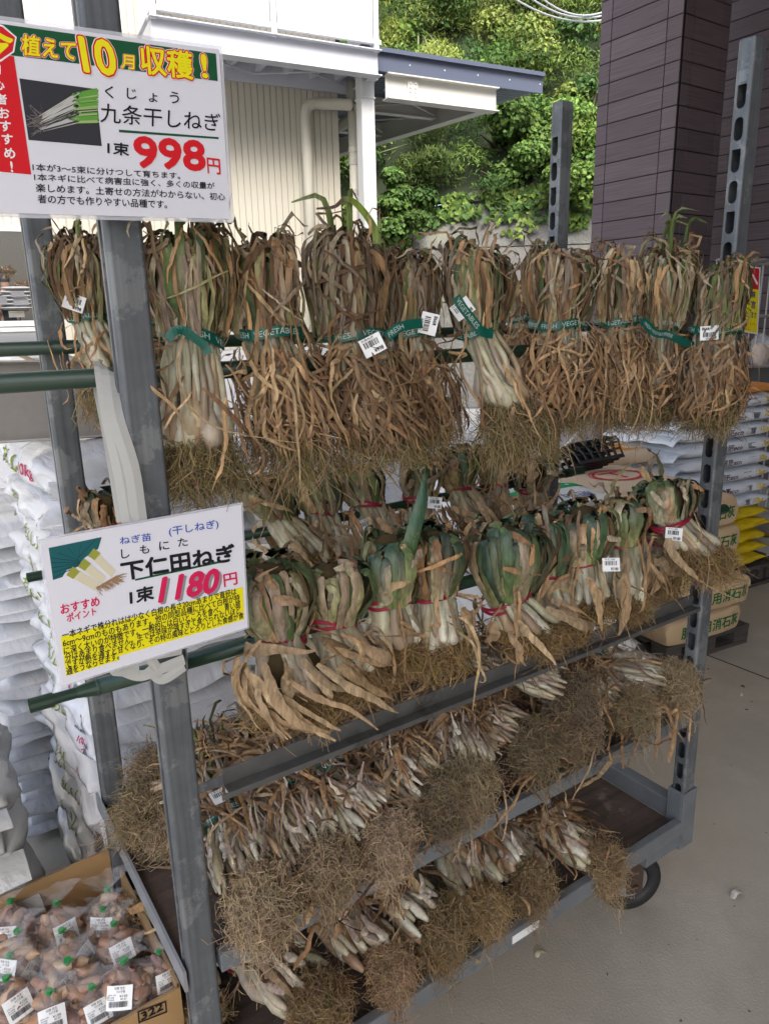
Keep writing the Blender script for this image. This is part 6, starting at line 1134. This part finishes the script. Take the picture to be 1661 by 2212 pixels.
def tape_end(lbl, pts, Y, h, words=None, m=TAPE_G):
    o = [k for k in bpy.data.objects if k.get('label', '').startswith(lbl)][0]; B = np.array(o.location); K = 18; P = spline(np.array([[aty(x, y, Y)-B for x, y in pts]]), K); V, F, _ = ribbons(P, np.full((1, K), h/2), np.zeros((1, K, 3))+np.array([-.55, -.8, .1]), .05); e = MB().add(V, F).build('tape_end', m, o)
    if words:
        ink = MB(); d = P[0, -1]-P[0, 0]; l = np.linalg.norm(d); d /= l; nn = unit(np.array([-.55, -.8, .1])-d*(d@np.array([-.55, -.8, .1]))); u = np.cross(nn, d); uv, tr, asp = text_uv(words, .02); hh = h*.5; ln = min(l*.9, asp*hh); s0 = l*.05
        tt = np.clip((s0+uv[:, 0]*ln)/l*(K-1), 0, K-1.001); i = tt.astype(int); fr_ = (tt-i)[:, None]; ink.add(P[0, i]*(1-fr_)+P[0, i+1]*fr_+u*((uv[:, 1:]-.5)*hh)+nn*.0012, tr, (.42, .52, .47)); ink.build('tape_print', PRINT, e)
tape_end('onion bundle with bright green', [(1386, 690), (1415, 718), (1440, 722), (1470, 735), (1508, 752)], -.035, .016, 'FRESH VEGETABLES 新鮮野菜')
tape_end('large onion bundle nearest', [(362, 733), (378, 714), (398, 714), (425, 733), (444, 750), (450, 764)], -.045, .011)
tape_end('narrow onion bundle', [(835, 728), (860, 708), (890, 700), (912, 698)], -.02, .015, 'FRESH')
tape_end('clean onion bundle', [(985, 640), (1000, 665), (1020, 690), (1040, 715), (1065, 722)], -.03, .015, 'VEGETABLES')
# upper back pole
g = 'dried spring-onion bundles on the upper back pole'
YB1 = YB
for a in (
    dict(label='tidy pale onion bundle seen between the two near posts with its price tag', bx=190, by=684, Y=YB1, top=508, wpx=125, bulb=800, root=905, green=.15, dry=.15, bulbk=1.2, seed=21, dx=35, tagspec=(165, 655, 22, TAG9), shoots=1, word=2, wband=75, stray=4),
    dict(label='rusty straw bundle mostly hidden behind the nearest post', bx=322, by=697, Y=YB1+.03, top=560, wpx=95, bulb=820, root=900, green=.12, dry=1.2, seed=22, wband=70),
    dict(label='small far bundle peeping out in front of the concrete wall', bx=1118, by=688, Y=YB1, top=615, wpx=75, bulb=800, root=880, green=.12, dry=1.4, seed=23, wband=55)):
    hang_bundle(group=g, **a)
# lower front pole: thick leeks with red bands
g = 'thick leek bundles on the lower front pole'
for a in (
    dict(label='nearest leek bundle with large tan leaves flung out to the right', bx=605, by=1368, Y=.03, top=1195, wpx=221, bulb=1510, root=1560, green=.35, dry=1.5, tone=.92, seed=31, dx=30, dxt=-25, tilt=-.3, sprawl=120, wband=110),
    dict(label='leek bundle with long white stems beside the tan-leaved one', bx=715, by=1338, Y=.045, top=1200, wpx=188, bulb=1455, root=1500, green=.5, dry=.12, seed=32, dx=45, tilt=-.15, wband=110),
    dict(label='leek bundle with one tall dark leaf standing upright', bx=838, by=1292, Y=.04, top=1135, wpx=162, bulb=1400, root=1470, green=.65, dry=.15, seed=33, dx=10, wband=105),
    dict(label='leek bundle folded into a neat arch with a tan drooping leaf', bx=938, by=1277, Y=.04, top=1130, wpx=169, bulb=1400, root=1455, green=.35, dry=.25, seed=34, dx=5, wband=100),
    dict(label='dark green leek bundle slumped to the left', bx=1095, by=1285, Y=.035, top=1115, wpx=214, bulb=1362, root=1400, green=.62, dry=.5, seed=35, dx=65, dxt=-15, tilt=.35, wband=110),
    dict(label='leek bundle whose leaves arch left between the slumped one and the yellowed one', bx=1185, by=1240, Y=.06, top=1092, wpx=157, bulb=1345, root=1375, green=.6, dry=.3, seed=40, dx=25, dxt=-20, wband=95),
    dict(label='leek bundle with a yellowed leaf and two price labels', bx=1258, by=1205, Y=.04, top=1080, wpx=162, bulb=1308, root=1345, green=.5, dry=.25, seed=36, dx=8, tagspec=(1318, 1198, -5, TAG11), wband=95),
    dict(label='leek bundle with a broad glossy green leaf folded over', bx=1348, by=1168, Y=.045, top=1065, wpx=123, bulb=1310, root=1340, green=.65, dry=.2, seed=37, dx=12, wband=75),
    dict(label='last leek bundle by the far right post with stems swept to the right', bx=1448, by=1118, Y=-.01, top=1030, wpx=149, bulb=1195, root=1270, green=.7, dry=.15, seed=38, dx=70, dxt=-20, tilt=.35, tagspec=(1458, 1137, 0, TAG11), wband=90, rootn=1.3),
    dict(label='rear half of a leek bundle hanging straight below the far end of the pole', bx=1428, by=1165, Y=.085, top=1120, wpx=104, bulb=1240, root=1300, green=.2, dry=1.0, seed=39, wband=65)):
    hang_bundle(group=g, kind='S', **a)
o = [k for k in bpy.data.objects if k.get('label', '').startswith('leek bundle with one tall')][0]; B = np.array(o.location)
P = spline(np.array([[px3(868, 1290, .0), px3(875, 1230, .0), px3(890, 1160, .0), px3(905, 1105, .0), px3(914, 1060, .0), px3(920, 1005, .01)]]), 16); w_ = .026*np.array([1, 1, 1, 1, 1, 1, 1, .98, .95, .9, .8, .7, .55, .4, .2, .05])[None]; t_ = np.linspace(0, 1, 16)[None, :, None]; C = np.array([.17, .25, .04])*(1-np.clip(t_*2.2, 0, 1))+np.array([.02, .085, .05])*np.clip(t_*2.2, 0, 1)
V, F, C = ribbons(P, w_/2, np.zeros((1, 16, 3))+np.array([-.3, -.9, .1]), .45, None, C); MB().add(V, F, C).build('tall_leaf', PL_GRN, o, smooth=True)
# lower back pole
g = 'thick leek bundles on the lower back pole'
for a in (
    dict(label='back leek bundle leaning over with stems pointing down right beside the 1180 sign', bx=603, by=1112, Y=YB, top=1030, wpx=137, bulb=1205, root=1230, green=.35, dry=.3, seed=41, dx=70, dxt=-55, tilt=-.3, wband=80),
    dict(label='second back leek bundle from the 1180 sign, its red band slanting', bx=692, by=1103, Y=YB, top=1010, wpx=116, bulb=1200, root=1225, green=.4, dry=.3, seed=42, dx=45, dxt=-25, tilt=-.35, wband=75),
    dict(label='back leek bundle with a dangling price label', bx=795, by=1085, Y=YB, top=995, wpx=116, bulb=1180, root=1210, green=.45, dry=.4, seed=43, dx=45, dxt=-25, tilt=-.2, tagspec=(787, 1122, -20, TAG11), wband=75),
    dict(label='back leek bundle behind the tall dark upright leaf', bx=905, by=1072, Y=YB, top=985, wpx=111, bulb=1170, root=1200, green=.3, dry=.7, seed=44, dx=5, wband=70, tagspec=(938, 1075, 5, TAG11)),
    dict(label='back leek bundle with thin stems fanned out to the right', bx=990, by=1050, Y=YB, top=970, wpx=116, bulb=1135, root=1165, green=.35, dry=.5, seed=45, dx=45, tilt=-.2, wband=70),
    dict(label='pale straight back leek bundle by the far left post', bx=1148, by=1055, Y=YB-.02, top=985, wpx=111, bulb=1128, root=1150, green=.15, dry=.6, seed=46, dx=15, wband=65),
    dict(label='back leek bundle between the fanned one and the pale straight one', bx=1068, by=1045, Y=YB+.01, top=965, wpx=104, bulb=1130, root=1160, green=.3, dry=.9, seed=47, wband=65),
    dict(label='short leek bundle peeping above the left end of the 1180 sign', bx=225, by=1130, Y=YB, top=1062, wpx=111, bulb=1230, root=1260, green=.3, dry=.6, seed=48, wband=70)):
    hang_bundle(group=g, kind='S', **a)
# ================================================================ BUNDLES LYING ON THE MIDDLE SHELF
g = 'dried spring-onion bundles lying on the middle shelf'; SZ = .612; SF = SZ+.012
def LB(label, root, z, tail, L, **k):
    """root: image point of the root mass; z: its height; tail: image point and height of the leaf end"""
    P = aty(*root, z-10) if z > 5 else atz(*root, z); T = atz(tail[0], tail[1], tail[2] if z < 5 else P[2]+tail[2]); lie_bundle(label, P, T-P, L=L, group=k.pop('grp', g), floor=k.pop('fl', SF), **k)
LB('front left shelf bundle with round white bulbs and a huge hanging root mass', (548, 1903), 10.005, (487, 1745, .03), .34, W=.155, Ht=.105, Lr=.085, seed=1, green=.35, tagpos=(.5, -.1, .2), dry=.9, droop=.75, rootn=1.3)
LB('shelf bundle second from the left at the front with a price label on its tape', (685, 1826), 10.010, (605, 1690, .03), .34, W=.125, Ht=.09, Lr=.09, seed=2, rtone=.85, green=.3, tagpos=(.45, .15, .6), dry=1.1, droop=.75)
LB('shelf bundle third from the left at the front, stems tight and pale', (808, 1773), 10.010, (645, 1635, .04), .34, W=.145, Ht=.11, Lr=.085, seed=3, green=.4, dry=.8, droop=.75, rootn=1.2)
LB('shelf bundle buried in rusty straw in the middle of the front row', (930, 1703), 10.015, (800, 1600, .03), .34, W=.13, Ht=.10, Lr=.09, seed=4, rtone=.75, green=.1, tagpos=(.7, .1, 1.2), dry=3.2, droop=.6)
LB('shelf bundle with one fat white bulb on top right of the straw-covered one', (1000, 1658), 10.020, (965, 1545, .03), .34, W=.14, Ht=.105, Lr=.085, seed=5, rtone=.9, green=.15, dry=2.0, droop=.6, rootn=1.2)
LB('tangled shelf bundle right of the middle with bulbs under loose leaves', (1118, 1593), 10.030, (985, 1530, .02), .34, W=.14, Ht=.10, Lr=.085, seed=6, rtone=.7, green=.1, dry=2.4, droop=.55, rootn=1.1)
LB('dark rooted shelf bundle lying on top behind the tangled one', (1200, 1483), 10.050, (1085, 1440, .03), .32, W=.15, Ht=.10, Lr=.085, seed=7, rtone=.65, green=.2, dry=1.0, droop=.4, rootn=1.2)
LB('low shelf bundle at the front second from the right end', (1240, 1548), 10.030, (1215, 1470, .02), .34, W=.14, Ht=.09, Lr=.085, seed=8, rtone=.8, green=.15, dry=1.8, droop=.55)
LB('right-hand shelf bundle with clean white stems pointing right', (1418, 1468), 10.040, (1225, 1425, .02), .40, W=.15, Ht=.11, Lr=.09, seed=9, green=.3, tagpos=(.62, .1, .3), dry=.4, droop=.5, rootn=1.4)
LB('flat shelf bundle at the right end of the front edge', (1345, 1513), 10.030, (1260, 1460, .01), .34, W=.14, Ht=.08, Lr=.085, seed=10, green=.1, dry=1.2, droop=.45)
LB('left back shelf bundle with its shaggy roots hanging towards the left', (350, 1735), .68, (655, 1600, .70), .44, W=.12, Ht=.10, Lr=.10, seed=11, green=.35, tagpos=(.55, -.2, 1.4), dry=.2, droop=.7)
LB('rearmost left shelf bundle with roots at the left and green stalks', (372, 1655), .71, (665, 1535, .72), .44, W=.11, Ht=.09, Lr=.08, seed=12, green=.5, tagpos=(.5, -.2, 1.3), dry=.2, droop=.4)
LB('shelf bundle lying under the left back one along the shelf', (405, 1790), .65, (650, 1665, .66), .42, W=.12, Ht=.07, Lr=.07, seed=13, green=.4, dry=.3, droop=.4, rootn=.7)
LB('rear shelf bundle of shiny pale stems behind the angle rail', (1110, 1445), .68, (970, 1395, .69), .34, W=.14, Ht=.09, Lr=.08, seed=14, green=.3, dry=.3, droop=.3, rootn=.8)
LB('rear middle shelf bundle half covered by dead leaves', (930, 1545), .66, (800, 1480, .67), .36, W=.13, Ht=.09, Lr=.09, seed=15, green=.25, dry=1.4, droop=.3, rootn=.8)
# loose dead leaves strewn over the shelf
def litter(label, n, xr, yr, z, seed, hang=0.):
    rng = np.random.default_rng(seed); K = 16; c = np.stack([rng.uniform(*xr, n), rng.uniform(*yr, n), z+rng.uniform(0, .05, n)], 1); a = rng.random(n)*2*np.pi; d = np.stack([np.cos(a), np.sin(a), rng.normal(0, .15, n)], 1); l = rng.uniform(.05, .22, n)[:, None, None]; t = np.linspace(-.5, .5, K)[None, :, None]
    P = c[:, None]+d[:, None]*l*t+wob(rng, n, K, .006, 1.5); P[..., 1] = np.where(P[..., 1] < -.04, -.04+(P[..., 1]+.04)*.3, P[..., 1]); P[..., 2] -= np.where(P[..., 1] < -.04, (-.04-P[..., 1])*3.0*hang, 0); out = np.zeros((n, K, 3))+np.array([0, 0, 1.]); c0 = pick(rng, DRY, n)
    V, F, C = leafset(rng, P, rng.uniform(.003, .009, n), out, c0, c0*.85, taper=.5, fold=.3, tw=.13, crink=.0006); MB_ = MB().add(V, F, C).build('loose_dead_leaves', PL_DRY, smooth=True); return tag(MB_, label, 'dead leaves', kind='stuff')
litter('loose dead onion leaves strewn over the middle shelf', 300, (.05, 1.24), (.02, .45), .66, 71, 1)
litter('rusty dead onion leaves lying on the front row of the middle shelf', 170, (.28, .95), (-.0, .2), .72, 73, 1)
litter('loose dead onion leaves spilling over the front edge of the middle shelf', 75, (.12, 1.28), (-.09, .0), .66, 72, 1.4)
# ================================================================ BUNDLES LYING ON THE BASE DECK
g = 'thick leek bundles lying on the base deck'; DF = .300
for a in (('nearest deck bundle with a red band and peeling white stems', (655, 2138), 10.040, (505, 2030, .03), .34, dict(W=.14, Ht=.11, Lr=.085, seed=31, green=.1, dry=.8, droop=.5, rootn=1.2)),
    ('deck bundle second from the left with straw leaves twisted over it', (815, 2063), 10.040, (700, 1965, .03), .32, dict(W=.13, Ht=.10, Lr=.085, seed=32, green=.25, dry=1.2, droop=.5, rootn=1.2)),
    ('deck bundle in the middle under long pale leaves', (930, 1983), 10.040, (820, 1895, .03), .32, dict(W=.14, Ht=.10, Lr=.085, seed=33, green=.15, dry=1.6, droop=.5, rootn=1.2)),
    ('deck bundle with fat white stems right of the middle', (1030, 1928), 10.040, (955, 1800, .03), .32, dict(W=.13, Ht=.10, Lr=.085, seed=34, green=.25, dry=.5, droop=.5, rootn=1.2)),
    ('deck bundle with a price label near the right end', (1130, 1883), 10.040, (1050, 1775, .02), .32, dict(W=.13, Ht=.09, Lr=.085, seed=35, green=.15, dry=1.0, droop=.5, rootn=1.1, tagpos=(.75, .2, .1), tag_txt=TAG11)),
    ('rightmost deck bundle beside the bare boards, tan leaves sticking up', (1275, 1846), 10.020, (1130, 1765, .02), .34, dict(W=.14, Ht=.10, Lr=.09, seed=36, green=.2, dry=2.6, droop=.4, rootn=1.0, tagpos=(.72, .1, .1), tag_txt=TAG11)),
    ('deck bundle seen past the left end of the middle shelf', (305, 1990), .39, (440, 1890, .40), .34, dict(W=.11, Ht=.13, Lr=.05, seed=37, green=.1, dry=.6, droop=.5, rootn=.5)),
    ('green-topped leek bundle low behind the cardboard box', (420, 2180), .33, (370, 2020, .34), .30, dict(W=.13, Ht=.09, Lr=.06, seed=38, green=.8, dry=.5, droop=.4, rootn=.6))):
    LB(a[0], a[1], a[2], a[3], a[4], kind='S', grp=g, fl=DF, **a[5])
litter('loose tan leaves lying among the leeks on the base deck', 130, (.12, 1.05), (.0, .34), .35, 74, 1)
# ================================================================ SCRAPS ON THE FLOOR
rng = np.random.default_rng(77); mb = MB()
for k in range(480):
    u = rng.random(); x, y = rng.uniform(.5, 4.2), rng.uniform(-.9, 1.5); s_ = rng.choice([.0025, .0045, .007, .013], p=[.62, .29, .08, .01]); n = 5; a = np.sort(rng.random(n)*2*np.pi); q = np.stack([x+s_*np.cos(a)*rng.uniform(.6, 1.6), y+s_*np.sin(a), .0016+0*a], 1); c_ = (.10, .085, .06) if rng.random() < .7 else (.40, .34, .24); mb.add(np.concatenate([q, [[x, y, .0016+s_*.35]]]), np.array([[i, (i+1) % n, n] for i in range(n)]), c_)
tag(mb.build('floor_crumbs', PL_ROOT), 'crumbs of soil and dry leaf scattered on the concrete floor', 'debris', kind='stuff')
for k, (x, y, s_, c_, lb) in enumerate(((1592, 1935, .022, (.55, .52, .48), 'curled papery white onion skin on the floor at the right'), (1168, 2062, .016, (.5, .45, .3), 'small tan leaf scrap on the floor in front of the trolley'), (1280, 1720, .014, (.55, .52, .47), 'pale onion skin on the floor behind the deck'), (1605, 1502, .016, (.55, .53, .5), 'white scrap on the floor by the far right post'), (1495, 1482, .012, (.5, .5, .48), 'tiny white crumb on the floor near the joint'))):
    P = atz(x, y, .002); V, F, C = leafset(rng, spline(P+np.array([[(-s_, 0, 0), (-s_*.3, s_*.2, s_*.4), (s_*.5, 0, s_*.35), (s_, -s_*.3, 0)]]), 8), np.array([s_*.8]), np.zeros((1, 8, 3))+np.array([0, 0, 1.]), np.array([c_]), np.array([c_]), taper=.5, fold=.5); tag(MB().add(V, F, C).build('skin_scrap', PL_STM, smooth=True), lb, 'scrap')
